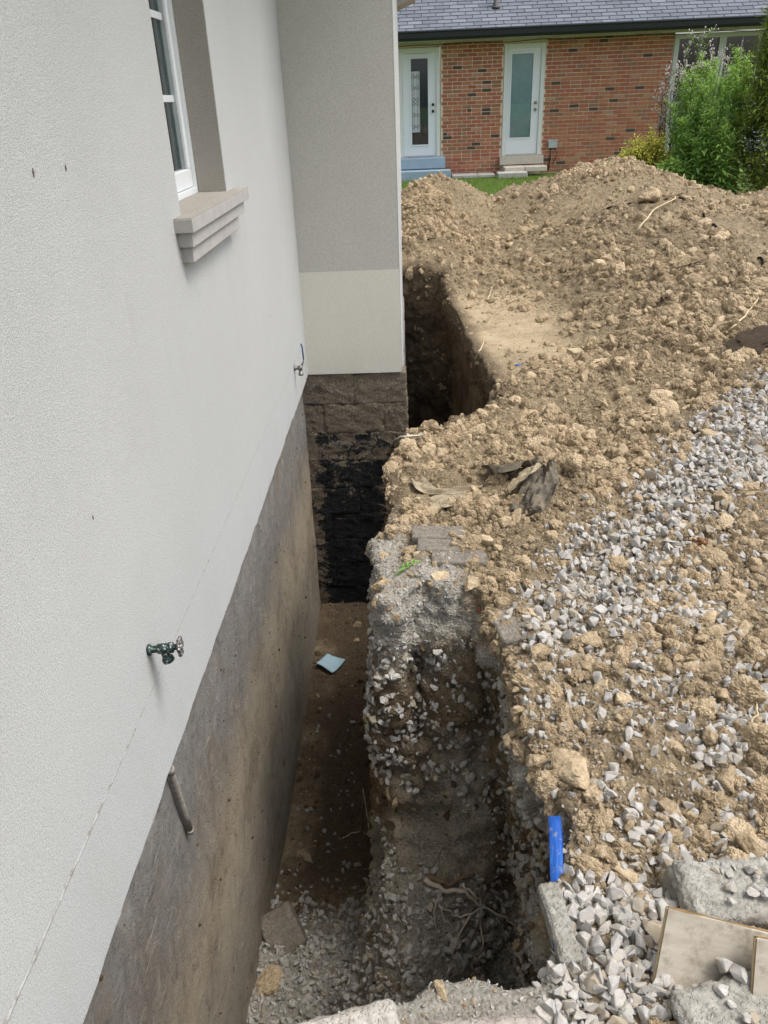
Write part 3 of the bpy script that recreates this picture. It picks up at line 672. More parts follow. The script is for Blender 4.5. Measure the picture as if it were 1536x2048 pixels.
# soil stuck to the foundation, thickest just under the stucco edge
ny_ = 3000; yy = RNG.uniform(.3, 4.65, ny_); zz_ = np.where(RNG.random(ny_) < .80, -.010 - RNG.exponential(.018, ny_), RNG.uniform(-1.75, -.05, ny_)); mk = fbm(np.stack([yy*0, yy, zz_], 1), 4, 3, 44) > -.05
pz = np.stack([np.full(ny_, -.048), yy, zz_], 1)[mk]
scatter('stuck_soil', pz, np.minimum(.0014*RNG.pareto(2.2, len(pz)) + .0014, .008), 'dark', 5, 'bits of dark soil and mortar stuck to the bare foundation')
# ---- window
white = plain('white_vinyl', (.74, .765, .77), .35, .5, 0, .02)
XF = -.102
win = empty('window', (XF, OY0, OZ)); win.parent = house
def rel(o): return o
zb0, zb1 = 1.256, 2.48
ya, yb = OY0+.002, 2.966
mb = MB()
mb.box((XF-.07, ya, zb0-.020), (XF, yb-.002, zb0-.002))                 # sill piece of the frame
mb.box((XF-.07, yb-.012, zb0-.002), (XF, yb-.002, zb1)).box((XF-.07, ya, zb0-.002), (XF, ya+.012, zb1))
mb.build('frame', white, win)
mb = MB(); sw = .024
mb.box((XF-.055, ya+.013, zb0), (XF-.012, yb-.014, zb0+.060))
mb.box((XF-.055, yb-.014-sw, zb0+.0605), (XF-.012, yb-.014, zb1)).box((XF-.055, ya+.013, zb0+.0605), (XF-.012, ya+.013+sw, zb1))
mb.build('sash', white, win, .003)
mb = MB(); mb.box((XF-.056, yb-.014-sw-.012, zb0+.061), (XF-.020, yb-.0142-sw, zb1)).build('glazing_bead', plain('bead_grey', (.42, .45, .46), .4), win)
gg = G('window_glass', .03, .5); gg.b.inputs['Transmission Weight'].default_value = 0.0
def glass_mat(name, tint, refl=.0):
    g = G(name, .02, .6); tr = g.new('ShaderNodeBsdfTransparent'); tr.inputs[0].default_value = (*tint, 1)
    gl = g.new('ShaderNodeBsdfGlossy'); gl.inputs['Roughness'].default_value = .02
    fr = g.new('ShaderNodeFresnel'); fr.inputs[0].default_value = 1.28
    mx = g.new('ShaderNodeMixShader'); g.t.links.new(g.math('ADD', fr.outputs[0], refl, True), mx.inputs[0])
    g.t.links.new(tr.outputs[0], mx.inputs[1]); g.t.links.new(gl.outputs[0], mx.inputs[2])
    g.t.links.new(mx.outputs[0], g.t.nodes['Material Output'].inputs[0]); return g.m
GL = glass_mat('clear_glass', (.72, .80, .79))
MB().box((XF-.040, ya+.014+sw, zb0+.062), (XF-.034, yb-.027-sw, zb1-.01)).build('pane', GL, win)
for z in (1.533, 1.765, 2.0, 2.23):
    MB().box((XF-.033, ya+.014+sw, z-.010), (XF-.027, yb-.027-sw, z+.010)).build('muntin', white, win)
dark = plain('dark_room', (.05, .055, .055), .9)
mb = MB(); mb.box((-.50, OY0-.2, OZ-.2), (-.49, OY1+.3, 2.7)); mb.build('room_back', dark, house)
cv = MB(); ny = 90; ys = np.linspace(OY0-.1, OY1+.06, ny); xs = XF-.115 + .020*np.sin(ys*75+np.sin(ys*19)*1.5) + .006*np.sin(ys*190)
vs = []; 
for y, x in zip(ys, xs): vs += [(x, y, OZ-.1), (x, y, 2.6)]
cv.add(vs, [(2*i, 2*i+2, 2*i+3, 2*i+1) for i in range(ny-1)], True)
cm = plain('curtain_cloth', (.26, .31, .30), .9, .1); co = cv.build('curtain', cm); tag(co, 'grey green curtain hanging in folds behind the narrow window', 'curtain')
# ---- stepped window sill
sill = empty('window_sill', (0, 2.235, 1.1)); sill.parent = house
pa, pb = 2.235, 3.10
MB().box((-.005, pa, 1.1965), (.053, pb, 1.233)).build('sill_cap', M['trim'], sill, .0012)
MB().box((XF, OY0+.0005, 1.2325), (.0, OY1-.0005, 1.2352)).box((.0003, pa+.001, 1.2325), (.0525, pb-.001, 1.2350)).build('sill_top_coat', M['stucco_sill'], sill)
MB().box((-.005, 2.252, 1.156), (.043, 3.035, 1.196)).build('sill_step', M['trim'], sill, .0012)
MB().box((-.005, 2.268, 1.112), (.034, 2.945, 1.1555)).build('sill_step', M['trim'], sill, .0012)
MB().box((-.10, OY1-.003, OZ), (-.002, OY1-.0005, 2.5)).build('window_jamb', M['stucco_sill'], win)

# ---- hose bib: old brass tap with a wheel handle
brass = G('tap_metal_dark', .38, .5); n = brass.noise(120, 5, .7); brass.b.inputs['Metallic'].default_value = .55
brass = brass.done(brass.mix(brass.rng(brass.noise(170, 3, .6), .60, .66), brass.ramp(n, [(.3, (.012, .028, .026)), (.7, (.05, .085, .078))]), (.62, .62, .58)), brass.bump(n, .3, .002))
whl = G('tap_wheel_worn', .4, .5); n = whl.noise(150, 4, .6); whl.b.inputs['Metallic'].default_value = .4
whl = whl.done(whl.ramp(n, [(.42, (.035, .032, .034)), (.56, (.28, .27, .26)), (.66, (.60, .58, .55))]))
def lathe(mb, A, axis, prof, seg=16):
    """prof: list of (distance along axis, radius)"""
    axis = Vector(axis).normalized(); a = axis.orthogonal().normalized(); b = axis.cross(a); vs = []; n = len(prof)
    for d, r in prof:
        for k in range(seg): t = 2*PI*k/seg; vs.append(Vector(A) + axis*d + (a*math.cos(t)+b*math.sin(t))*r)
    fs = [(i*seg+k, i*seg+(k+1) % seg, (i+1)*seg+(k+1) % seg, (i+1)*seg+k) for i in range(n-1) for k in range(seg)]
    fs += [tuple(range(seg))[::-1], tuple((n-1)*seg+k for k in range(seg))]; mb.add(vs, fs, True)
T0 = onx(296, 1300, 0)
tap = tag(empty('hose_tap', tuple(T0)), 'dark green brass hose tap with round wheel handle on the stucco', 'tap')
ax = Vector((1, .10, .04)).normalized()
mb = MB(); lathe(mb, T0, ax, [(0, .014), (.006, .0145), (.008, .009), (.022, .009), (.024, .0125), (.045, .0125), (.047, .010), (.050, .0135), (.060, .0135), (.062, .008), (.069, .007)])
mb.build('body', brass, tap)
mb = MB(); S0 = T0 + ax*.034; dn = Vector((.25, .05, -1)).normalized()
lathe(mb, S0, dn, [(0, .010), (.016, .0092), (.026, .0105), (.031, .0145), (.039, .0150), (.041, .012)]); mb.build('spout', brass, tap)
mb = MB(); lathe(mb, T0 + ax*.066, ax, [(0, .0055), (.016, .0055)], 10); lathe(mb, T0 + ax*.073, ax, [(0, .008), (.008, .0075)], 10)
a = ax.orthogonal().normalized(); b = ax.cross(a); cpt = T0 + ax*.077
ring = [cpt + (a*math.cos(t)+b*math.sin(t))*(.019 + .0024*math.cos(6*t)) for t in np.linspace(0, 2*PI, 49)]
mb.tube(ring, .0044, 8, False)
for t in np.linspace(0, 2*PI, 6, endpoint=False): mb.tube([cpt, cpt + (a*math.cos(t)+b*math.sin(t))*.018], .0032, 6)
mb.build('wheel_handle', whl, tap)
# ---- second tap with a blue lever, near the corner
blue = plain('blue_lever_grip', (.015, .07, .20), .4); steel = plain('valve_metal', (.20, .20, .19), .4, .5, .6)
V0 = onx(588, 736, 0)
vt = tag(empty('ball_valve', tuple(V0)), 'small wall valve with an upright blue lever near the corner', 'valve')
mb = MB(); lathe(mb, V0, (1, 0, 0), [(0, .017), (.008, .017), (.009, .011), (.028, .011), (.03, .015), (.045, .015), (.047, .009)]); lathe(mb, V0+Vector((.035, 0, 0)), (0, 0, -1), [(0, .011), (.03, .011), (.031, .014), (.042, .014)]); mb.build('body', steel, vt)
mb = MB(); mb.tube([V0+Vector((.04, 0, .004)), V0+Vector((.052, .004, .028)), V0+Vector((.056, .008, .045))], .0045, 8); mb.build('lever_arm', steel, vt)
mb = MB(); mb.tube([V0+Vector((.056, .008, .046)), V0+Vector((.055, .006, .11)), V0+Vector((.050, .002, .135))], [.0042, .0042, .0038], 8); mb.build('lever_grip', blue, vt)
# ---- pipe stub in the foundation
pm = G('pipe_dusty', .85, .3); n = pm.noise(60, 5, .7); pm = pm.done(pm.ramp(n, [(.3, (.18, .16, .135)), (.6, (.33, .30, .255)), (.8, (.42, .39, .335))]), pm.bump(n, .5, .004))
A = onx(338, 1532, -.030); B = onx(381, 1662, -.038)
pp = tag(empty('pipe_stub', tuple(A)), 'dusty metal pipe stub slanting down from under the stucco edge', 'pipe')
mb = MB(); mb.tube([A + Vector((0, 0, .03)), A, A.lerp(B, .4), A.lerp(B, .7), B], [.0095]*5, 12); mb.build('pipe', pm, pp)
mb = MB(); d = (B-A).normalized(); mb.tube([A.lerp(B, .02), A.lerp(B, .10)], .0112, 12); mb.tube([B - d*.012, B + d*.003], [.0115, .0115], 12); mb.build('collar', pm, pp)

# ================================================================== BRICK HOUSE (far)
HY = 19.0
bh = tag(empty('brick_house', (4, HY, -.05)), 'single storey red brick house with two white doors and grey shingle roof', 'house')
wall = MB().box((-3, HY, -.3), (.44, HY+.2, 2.56)).box((1.44, HY, -.3), (2.785, HY+.2, 2.56)).box((3.66, HY, -.3), (6.33, HY+.2, 2.56)).box((.44, HY, 2.47), (1.44, HY+.2, 2.56)).box((2.785, HY, 2.47), (3.66, HY+.2, 2.56)).box((2.785, HY, -.3), (3.66, HY+.2, .20)).box((.44, HY, -.3), (1.44, HY+.2, .27)).box((6.33, HY, -.3), (13, HY+.2, .0)).box((8.9, HY, 0), (13, HY+.2, 2.56))
bw = wall.build('brick_wall', plain('mortar_pale', (.72, .59, .46), .95, .1, 0, .12, 30), bh)
def brickm(nm, c):
    g = G(nm, .92, .15); r = g.rand(); n = g.noise(24, 6, .7)
    cc = g.mix(g.rng(r, 0, 1, 0, .55), c, tuple(x*.68 for x in c)); cc = g.mix(g.rng(n, .45, .75, 0, .4), cc, tuple(min(1, x*1.35) for x in c))
    return g.done(cc, g.bump(n, .6, .006))
BM = [brickm('brick_red', (.385, .138, .078)), brickm('brick_rust', (.43, .182, .098)), brickm('brick_brown', (.315, .158, .088)), brickm('brick_dark', (.10, .070, .055)), brickm('brick_tan', (.43, .24, .145))]
PW, PH, MJ = .2110, .0745, .0165
bmesh_cache = {}
def brick_mesh(wd, mi):
    if (wd, mi) not in bmesh_cache:
        me = MB().box((-wd/2, -.014, -(PH-MJ)/2), (wd/2, .01, (PH-MJ)/2)).mesh('brick', BM[mi]); bevel_mesh(me, .004)
        bmesh_cache[(wd, mi)] = me
    return bmesh_cache[(wd, mi)]
def clear(x):   # wall stretches without openings
    return [(-2.95, .43), (1.45, 2.775), (3.67, 6.32), (8.91, 12.9)]
bricks = []
rows = int((2.55+.06)/PH)
for r in range(rows):
    z = -.055 + PH*(r+.5)
    x = -2.95 + (PW/2 if r % 2 else 0); header_row = (r % 6 == 5)
    while x < 12.9:
        wd = (PW/2 if (header_row and random.random() < .5) else PW)
        for (a, b) in clear(0):
            xa, xb = max(x, a), min(x+wd, b)
            if xb - xa > .05: bricks.append(((xa+xb)/2, z, round(xb-xa-MJ, 3), random.choices(range(5), [42, 30, 17, 4, 7])[0]))
        x += wd
bricks.sort(key=lambda b: (0 if (1.45 < b[0] < 2.78 and b[1] > .05) else 1 if (3.67 < b[0] < 5.6 and b[1] > .35) else 2 if (3.67 < b[0] < 6.3 and b[1] > .3) else 3, random.random()))
FM = [MB() for _ in range(5)]
for i, (x, z, wd, mi) in enumerate(bricks):
    y = HY + random.uniform(-.003, .002)
    if i < 298:
        o = bpy.data.objects.new('brick', brick_mesh(wd, mi)); COL.objects.link(o); o.parent = bw
        o.location = (Vector((x, y, z)) - bh.location - bw.location)
    else: FM[mi].box((x-wd/2, y-.014, z-(PH-MJ)/2), (x+wd/2, y+.01, z+(PH-MJ)/2))
fb = MB(); me = bpy.data.meshes.new('brick_field'); vs = []; fs = []; mi_ = []
for k, m_ in enumerate(FM):
    b = len(vs); vs += m_.v; fs += [tuple(i+b for i in f) for f in m_.f]; mi_ += [k]*len(m_.f)
me.from_pydata(vs, [], fs)
for m_ in BM: me.materials.append(m_)
me.polygons.foreach_set('material_index', mi_); me.update()
tag(link('brick_field', me, None, bw), None, None, None, 'stuff')
# doors
dwhite = plain('door_white', (.72, .75, .76), .45, .4, 0, .02); dgrey = plain('door_frame_cream', (.66, .68, .64), .5, .4, 0, .04)
knob_d = plain('knob_dark', (.03, .03, .03), .3, .5, .7); knob_b = plain('knob_brass', (.30, .24, .15), .3, .5, .8)
GLd = glass_mat('door_glass', (.80, .86, .88), .05)
def door(xa, xb, za, zb, lx0, lx1, gx0, gx1, gz0, gz1, kx, km, side=False):
    fr = MB(); fw = .05
    fr.box((xa, HY-.03, za), (lx0-.006, HY+.06, zb)).box((lx1+.006, HY-.03, za), (xb, HY+.06, zb)).box((lx0-.006, HY-.03, zb-.10), (lx1+.006, HY+.06, zb))
    fo = fr.build('door_frame', dgrey, bh, .006)
    lf = MB(); y0, y1 = HY+.005, HY+.045; zt = zb-.106; zl = za+.03
    lf.box((lx0, y0, zl), (gx0, y1, zt)).box((gx1, y0, zl), (lx1, y1, zt)).box((gx0, y0, zl), (gx1, y1, gz0)).box((gx0, y0, gz1), (gx1, y1, zt))
    d = lf.build('door', dwhite, bh)
    t = MB(); e = .028; yy = HY-.008
    t.box((gx0-e, yy, gz0-e), (gx0, y0+.01, gz1+e)).box((gx1, yy, gz0-e), (gx1+e, y0+.01, gz1+e)).box((gx0, yy, gz0-e), (gx1, y0+.01, gz0)).box((gx0, yy, gz1), (gx1, y0+.01, gz1+e)); t.build('glass_trim', dwhite, d)
    MB().box((gx0, HY+.016, gz0), (gx1, HY+.022, gz1)).build('pane', GLd, d)
    th = MB().box((lx0-.005, HY-.02, za), (lx1+.005, HY+.05, za+.028)); th.build('threshold', plain('threshold_grey', (.45, .44, .42), .5), fo)
    for z in (za+1.03, za+.90):
        k = MB(); lathe(k, (kx, HY+.005, z), (0, -1, 0), [(0, .030), (.008, .030), (.010, .012), (.035, .012), (.038, .026), (.055, .028), (.062, .018)], 12); k.build('knob', km, d)
    return d
d1 = door(.46, 1.42, .36, 2.46, .62, 1.335, .805, 1.165, .61, 2.265, 1.272, knob_d)
MB().box((.47, HY-.012, .42), (.575, HY-.005, 2.3)).build('side_panel', dwhite, bh)
d2 = door(2.79, 3.655, .315, 2.46, 2.875, 3.565, 2.955, 3.405, .675, 2.27, 3.495, knob_b)
# bits behind the door glass
MB().box((.70, HY+.30, .3), (1.25, HY+.31, 2.4)).build('dark_hallway', plain('hall_dark', (.10, .11, .14), .9), bh)
MB().box((2.95, HY+.026, .67), (3.41, HY+.030, 2.275)).build('door_blind', plain('blind_green_grey', (.62, .74, .69), .9, .1, 0, .10, 9), bh)
lead = plain('lead_came', (.16, .16, .16), .5); 
lp = MB().box((.808, HY+.008, .86), (.985, HY+.014, 2.03)).build('leaded_panel', plain('frosted_glass', (.50, .53, .53), .3, .5, 0, .06), d1)
mb = MB()
def dia(cx_, cz_, r):
    for s1, s2 in ((1, 1), (1, -1), (-1, 1), (-1, -1)): mb.tube([(cx_+s1*r, HY+.005, cz_), (cx_, HY+.005, cz_+s2*r)], .0045, 5)
for z in (1.93, 1.72, 1.50, 1.42, 1.20, .97):
    for x in (.855, .935): dia(x, z, .038)
for x in (.822, .862, .93, .968): mb.tube([(x, HY+.005, .88), (x, HY+.005, 2.01)], .003, 5)
mb.build('lead_lines', lead, lp)
# window at right
trim_g = plain('window_trim_cream', (.50, .53, .47), .5, .4, 0, .05); dglass = glass_mat('dark_window_glass', (.20, .22, .24), .10)
wn = empty('window', (6.34, HY, 0)); wn.parent = bh; wn.location = Vector((6.34, HY, 0)) - bh.location
mb = MB(); mb.box((6.335, HY-.03, 0), (6.43, HY+.06, 2.50)).box((7.26, HY-.03, 1.2), (7.40, HY+.06, 2.41)).box((8.80, HY-.03, 0), (8.895, HY+.06, 2.50)).box((6.43, HY-.03, 2.41), (8.80, HY+.06, 2.50)).box((6.43, HY-.03, 1.18), (8.80, HY+.06, 1.26)); mb.build('frame', trim_g, wn)
for a, b in ((6.432, 7.258), (7.402, 8.798)): MB().box((a, HY+.02, 1.262), (b, HY+.026, 2.408)).build('pane', dglass, wn)
for x in (7.75, 8.10, 8.45): MB().box((x-.008, HY+.012, 1.262), (x+.008, HY+.018, 2.408)).build('muntin', trim_g, wn)
for z in (1.65, 2.03): MB().box((7.402, HY+.011, z-.008), (8.798, HY+.017, z+.008)).build('muntin', trim_g, wn)
MB().box((6.432, HY+.0, .02), (8.798, HY+.03, 1.178)).build('white_panel', plain('panel_white', (.70, .73, .76), .5, .3, 0, .05, 3), wn)
MB().box((6.3, HY+.6, .0), (9, HY+.62, 2.5)).build('dark_room', plain('room_dark', (.03, .035, .035), .9), bh)
# roof
PIT_A = math.radians(31); ca, sa = math.cos(PIT_A), math.sin(PIT_A); EY, EZ = 18.50, 2.735
roof = MB(); L = 4.5
roof.add([(-3.5, EY, EZ-.02), (13.5, EY, EZ-.02), (13.5, EY+L*ca, EZ-.02+L*sa), (-3.5, EY+L*ca, EZ-.02+L*sa), (-3.5, EY, EZ-.08), (13.5, EY, EZ-.08), (13.5, EY+L*ca, EZ-.08+L*sa), (-3.5, EY+L*ca, EZ-.08+L*sa)], [(0,1,2,3), (4,7,6,5), (0,4,5,1), (2,6,7,3), (0,3,7,4), (1,5,6,2)])
sh_m = []
for k, c in enumerate(((.135, .148, .172), (.150, .164, .190), (.120, .132, .154), (.168, .182, .210))):
    g = G('shingle_%d' % k if k else 'shingle_slate', .92, .25); n = g.noise(120, 3, .6); n2 = g.noise(6, 4, .6)
    sh_m.append(g.done(g.mix(g.rng(n2, .35, .7, 0, .25), g.ramp(n, [(.3, tuple(x*.85 for x in c)), (.7, tuple(x*1.2 for x in c))]), tuple(x*1.25 for x in c)), g.bump(n, .6, .004)))
for k, nm in enumerate(('shingle_slate', 'shingle_blue_grey', 'shingle_charcoal', 'shingle_pale')): sh_m[k].name = nm
rf = roof.build('roof', plain('roof_underlay', (.03, .03, .035), .9), bh)
SW, SE = .305, .140
sh_me = []
for k in range(4):
    mb = MB(); w_ = SW-.014; t = .017
    mb.add([(-w_/2, 0, 0), (w_/2, 0, 0), (w_/2, SE+.03, -.002), (-w_/2, SE+.03, -.002), (-w_/2, 0, t), (w_/2, 0, t), (w_/2, SE+.03, .003), (-w_/2, SE+.03, .003)], [(0,3,2,1), (4,5,6,7), (0,1,5,4), (1,2,6,5), (2,3,7,6), (3,0,4,7)])
    sh_me.append(mb.mesh('shingle', sh_m[k]))
Mroof = Matrix.Rotation(PIT_A, 4, 'X'); cnt = 0; extra = MB(); ex_mi = []
cells = []
for r in range(30):
    for i in range(56):
        cells.append((r, -3.4 + SW*i + (SW/2 if r % 2 else 0) + (r*37 % 11)*.004))
vis = lambda r, x: 0 if (r < 12 and .3 < x < 8.6) else 1
cells.sort(key=lambda c: (vis(*c), c[0]))
for r, x in cells:
    p = Vector((x, EY-.03 + r*SE*ca, EZ-.012 + (r*SE-.035)*sa + .0015*random.random())); k = random.choices(range(4), [5, 4, 3, 1])[0]
    if cnt < 298:
        o = bpy.data.objects.new('shingle', sh_me[k]); COL.objects.link(o); o.parent = rf; o.matrix_local = Matrix.Translation(p - bh.location - rf.location) @ Mroof; cnt += 1
    else:
        T = Matrix.Translation(p) @ Mroof; b = len(extra.v); extra.v += [tuple(T @ v.co) for v in sh_me[k].vertices]; extra.f += [tuple(i+b for i in pl.vertices) for pl in sh_me[k].polygons]; ex_mi += [k]*len(sh_me[k].polygons)
me = bpy.data.meshes.new('shingle_field'); me.from_pydata(extra.v, [], extra.f)
for m_ in sh_m: me.materials.append(m_)
me.polygons.foreach_set('material_index', ex_mi); me.update(); tag(link('shingle_field', me, None, rf), None, None, None, 'stuff')
gut = plain('gutter_black', (.012, .015, .020), .3, .5, 0, .1)
mb = MB(); prof = [(18.44, 2.725), (18.345, 2.725), (18.34, 2.705), (18.36, 2.68), (18.365, 2.60), (18.40, 2.552), (18.47, 2.548), (18.47, 2.74)]
vs = [(x, y, z) for x in (-3.5, 13.5) for y, z in prof]; n = len(prof)
mb.add(vs, [(i, (i+1) % n, n+(i+1) % n, n+i) for i in range(n)] + [tuple(range(n))[::-1], tuple(range(n, 2*n))]); mb.build('gutter', gut, bh)
MB().box((-3.5, 18.472, 2.575), (13.5, 18.489, 2.70)).build('fascia', gut, bh)
MB().box((-3.5, 18.49, 2.562), (13.5, HY+.19, 2.574)).build('soffit', plain('soffit_white', (.62, .62, .58), .6, .3, 0, .04, 3), bh)
mb = MB().box((-3, HY-.035, 2.525), (13, HY-.001, 2.560)); mb.build('wall_trim', plain('trim_board', (.52, .50, .44), .7, .3, 0, .12, 6), bh)
# cable slung under the soffit
mb = MB(); xs = np.linspace(.3, 8.5, 60); mb.tube([(x, HY-.05, 2.515 - .018*abs(math.sin(x*1.7)) - .008*math.sin(x*5)) for x in xs], .007, 5); mb.build('cable', gut, bh)
# vent pipe
vp = MB(); VX = 2.60; vy = EY + .78*ca; vz = EZ + .78*sa
lathe(vp, (VX, vy, vz-.03), (0, 0, 1), [(0, .11), (.05, .07), (.06, .048), (.55, .048), (.55, .04)], 14); vp.build('vent_pipe', plain('vent_dark', (.065, .06, .06), .6), bh)
# outlet box, sills
bx = MB().box((3.815, HY-.075, .44), (4.005, HY-.016, .58)); bx.box((3.80, HY-.08, .565), (4.02, HY-.017, .60)); bo = bx.build('outlet_box', plain('grey_enamel', (.40, .44, .43), .5), bh, .006)
mb = MB(); mb.tube([(3.88, HY-.04, .44), (3.87, HY-.04, .30), (3.85, HY-.03, .0)], .012, 6); mb.tube([(3.96, HY-.04, .44), (4.02, HY-.05, .32), (3.93, HY-.04, .1)], .008, 6); mb.build('conduit', gut, bo)
ds = link('door_sill', MB().box((2.74, HY-.20, .145), (3.70, HY-.017, .305)).mesh('sill'), plain('sill_concrete', (.47, .43, .36), .9, .2, 0, .12, 12, .3), bh)
# steps and slabs, each its own thing
blu = G('blue_painted_concrete', .7, .3); n = blu.noise(9, 7, .7); blu = blu.done(blu.mix(blu.rng(n, .60, .68), blu.ramp(blu.noise(3, 4), [(.3, (.22, .31, .39)), (.7, (.30, .39, .46))]), (.36, .34, .31)), blu.bump(n, .2, .01))
o = link('concrete_step', MB().box((.30, HY-.42, .14), (1.52, HY-.02, .355)).mesh('step'), blu); tag(o, 'pale blue painted concrete step under the left white door', 'step'); bevel_mesh(o.data, .012, 2)
o = link('concrete_step', MB().box((.30, HY-.80, -.09), (1.62, HY-.425, .125)).mesh('step'), blu); tag(o, 'worn blue bottom step with flaking paint below the left door', 'step'); bevel_mesh(o.data, .012, 2)
slabc = plain('slab_cream', (.52, .47, .385), .9, .2, 0, .10, 8, .3); slabg = plain('slab_grey', (.40, .385, .35), .9, .2, 0, .14, 8, .3)
for (a, b, lab, mt) in (((2.80, HY-.62, .02), (3.24, HY-.21, .125), 'cream paving slab, left one below the right door sill', slabc), ((3.25, HY-.62, .02), (3.72, HY-.21, .122), 'cream paving slab, right one below the right door sill', slabc),
        ((2.62, HY-1.02, -.07), (3.25, HY-.63, .045), 'grey concrete slab step in front of the cream slabs', slabg), ((1.66, HY-.62, -.07), (2.22, HY-.10, .0), 'flat grey paving slab along the brick wall base, left one', slabg), ((2.23, HY-.60, -.07), (2.60, HY-.10, -.004), 'flat grey paving slab along the brick wall base, right one', slabg)):
    o = link('paving_slab', MB().box(a, b).mesh('slab'), mt); tag(o, lab, 'paving slab'); bevel_mesh(o.data, .01)
# ================================================================== SMALL THINGS ROUND THE PIT
def block_at(name, size, M_, mat, seed, amp=.004, bev=.006, parent=None, n=12):
    me = rough_box(tuple(-s/2 for s in size), tuple(s/2 for s in size), amp, seed, n*3, bev); me.materials.append(mat)
    o = bpy.data.objects.new(name, me); COL.objects.link(o); o.matrix_world = M_; return o
def TR(loc, rx=0, ry=0, rz=0): return Matrix.Translation(loc) @ Euler((math.radians(rx), math.radians(ry), math.radians(rz))).to_matrix().to_4x4()
def concrete(name, lo_, hi_, agg=.5):
    g = G(name, .95, .15); P = g.coord('Object'); n = g.noise(55, 6, .7, P); v = g.math('ADD', g.vor(120, g.mix(.03, P, g.noise(60, 3, .6, P))), g.math('MULTIPLY', g.noise(40, 5, .7, P), .9)); big = g.noise(9, 5, .6, P)
    c = g.ramp(n, [(.3, lo_), (.65, hi_)]); c = g.mix(g.rng(v, .50, .62, agg, 0), c, tuple(min(.75, x*1.5) for x in hi_)); c = g.mix(g.rng(big, .5, .7, 0, .45), c, (lo_[0]*.95, lo_[1]*.85, lo_[2]*.68))
    h = g.math('ADD', n, g.rng(v, .5, .9, .6, 0)); return g.done(c, g.bump(h, .9, .006))
C_gray = concrete('rough_concrete', (.20, .19, .165), (.40, .385, .345)); C_pink = concrete('pinkish_paver', (.27, .235, .205), (.44, .395, .355), .2); C_pale = concrete('pale_paver', (.30, .28, .25), (.50, .475, .43), .25)
C_dark = concrete('dusty_paver', (.13, .115, .095), (.27, .245, .205), .15)
def T(o, label, cat, group=None): return tag(o, label, cat, group)
T(block_at('paver', (.21, .15, .07), TR((.505, .737, .005), 4, -3, 13), C_pale, 1, .004, .012), 'pale concrete paver with a rounded corner at the bottom edge of the pit', 'paver')
T(block_at('paver', (.205, .13, .07), TR((.757, .742, .0), 3, 1, 4), C_pink, 2, .004, .012), 'pinkish concrete paver lying at the near edge of the pit', 'paver')
T(block_at('concrete_block', (.21, .135, .095), TR((1.262, 1.032, .035), 9, 5, 6), C_gray, 3, .007, .012), 'rough broken concrete block behind the plywood sheets, gravel on top', 'concrete block')
T(block_at('concrete_block', (.20, .13, .10), TR((1.195, .790, .02), 6, -2, 14), C_gray, 4, .007, .012), 'rough concrete block lying in front of the plywood sheets', 'concrete block')
T(block_at('paver', (.20, .10, .06), TR((.805, 2.395, .005), -2, 2, -3), C_dark, 5, .002, .004), 'dusty grey paver at the bank edge, longest visible face of the three', 'paver', 'pavers stepped along the bank edge')
T(block_at('paver', (.20, .10, .06), TR((.755, 2.475, .008), -2, 2, -4), C_dark, 6, .002, .004), 'dusty grey paver at the bank edge, middle one of the three stepped ones', 'paver', 'pavers stepped along the bank edge')
T(block_at('paver', (.20, .10, .06), TR((.735, 2.565, .012), -2, 2, -2), C_dark, 7, .002, .004), 'dusty grey paver at the bank edge, farthest of the three stepped ones', 'paver', 'pavers stepped along the bank edge')
T(block_at('paver', (.10, .15, .06), TR((.945, 1.99, .0), 4, -4, 12), C_dark, 8, .003, .006), 'soil covered paver sticking out of the right lip of the pit', 'paver')
T(block_at('paver', (.045, .17, .075), TR((.922, .985, .004), 0, -6, 6), C_gray, 9, .004, .007), 'mossy grey paver edge beside the blue board', 'paver')
loc, nor = hit(566, 1872)
T(block_at('concrete_block', (.16, .19, .09), TR(loc + Vector((0, 0, .035)), 38, -18, 24), concrete('block_brownish', (.15, .13, .105), (.285, .255, .215), .1), 10, .003, .012), 'brownish concrete block tilted on the pit gravel against the foundation', 'concrete block')
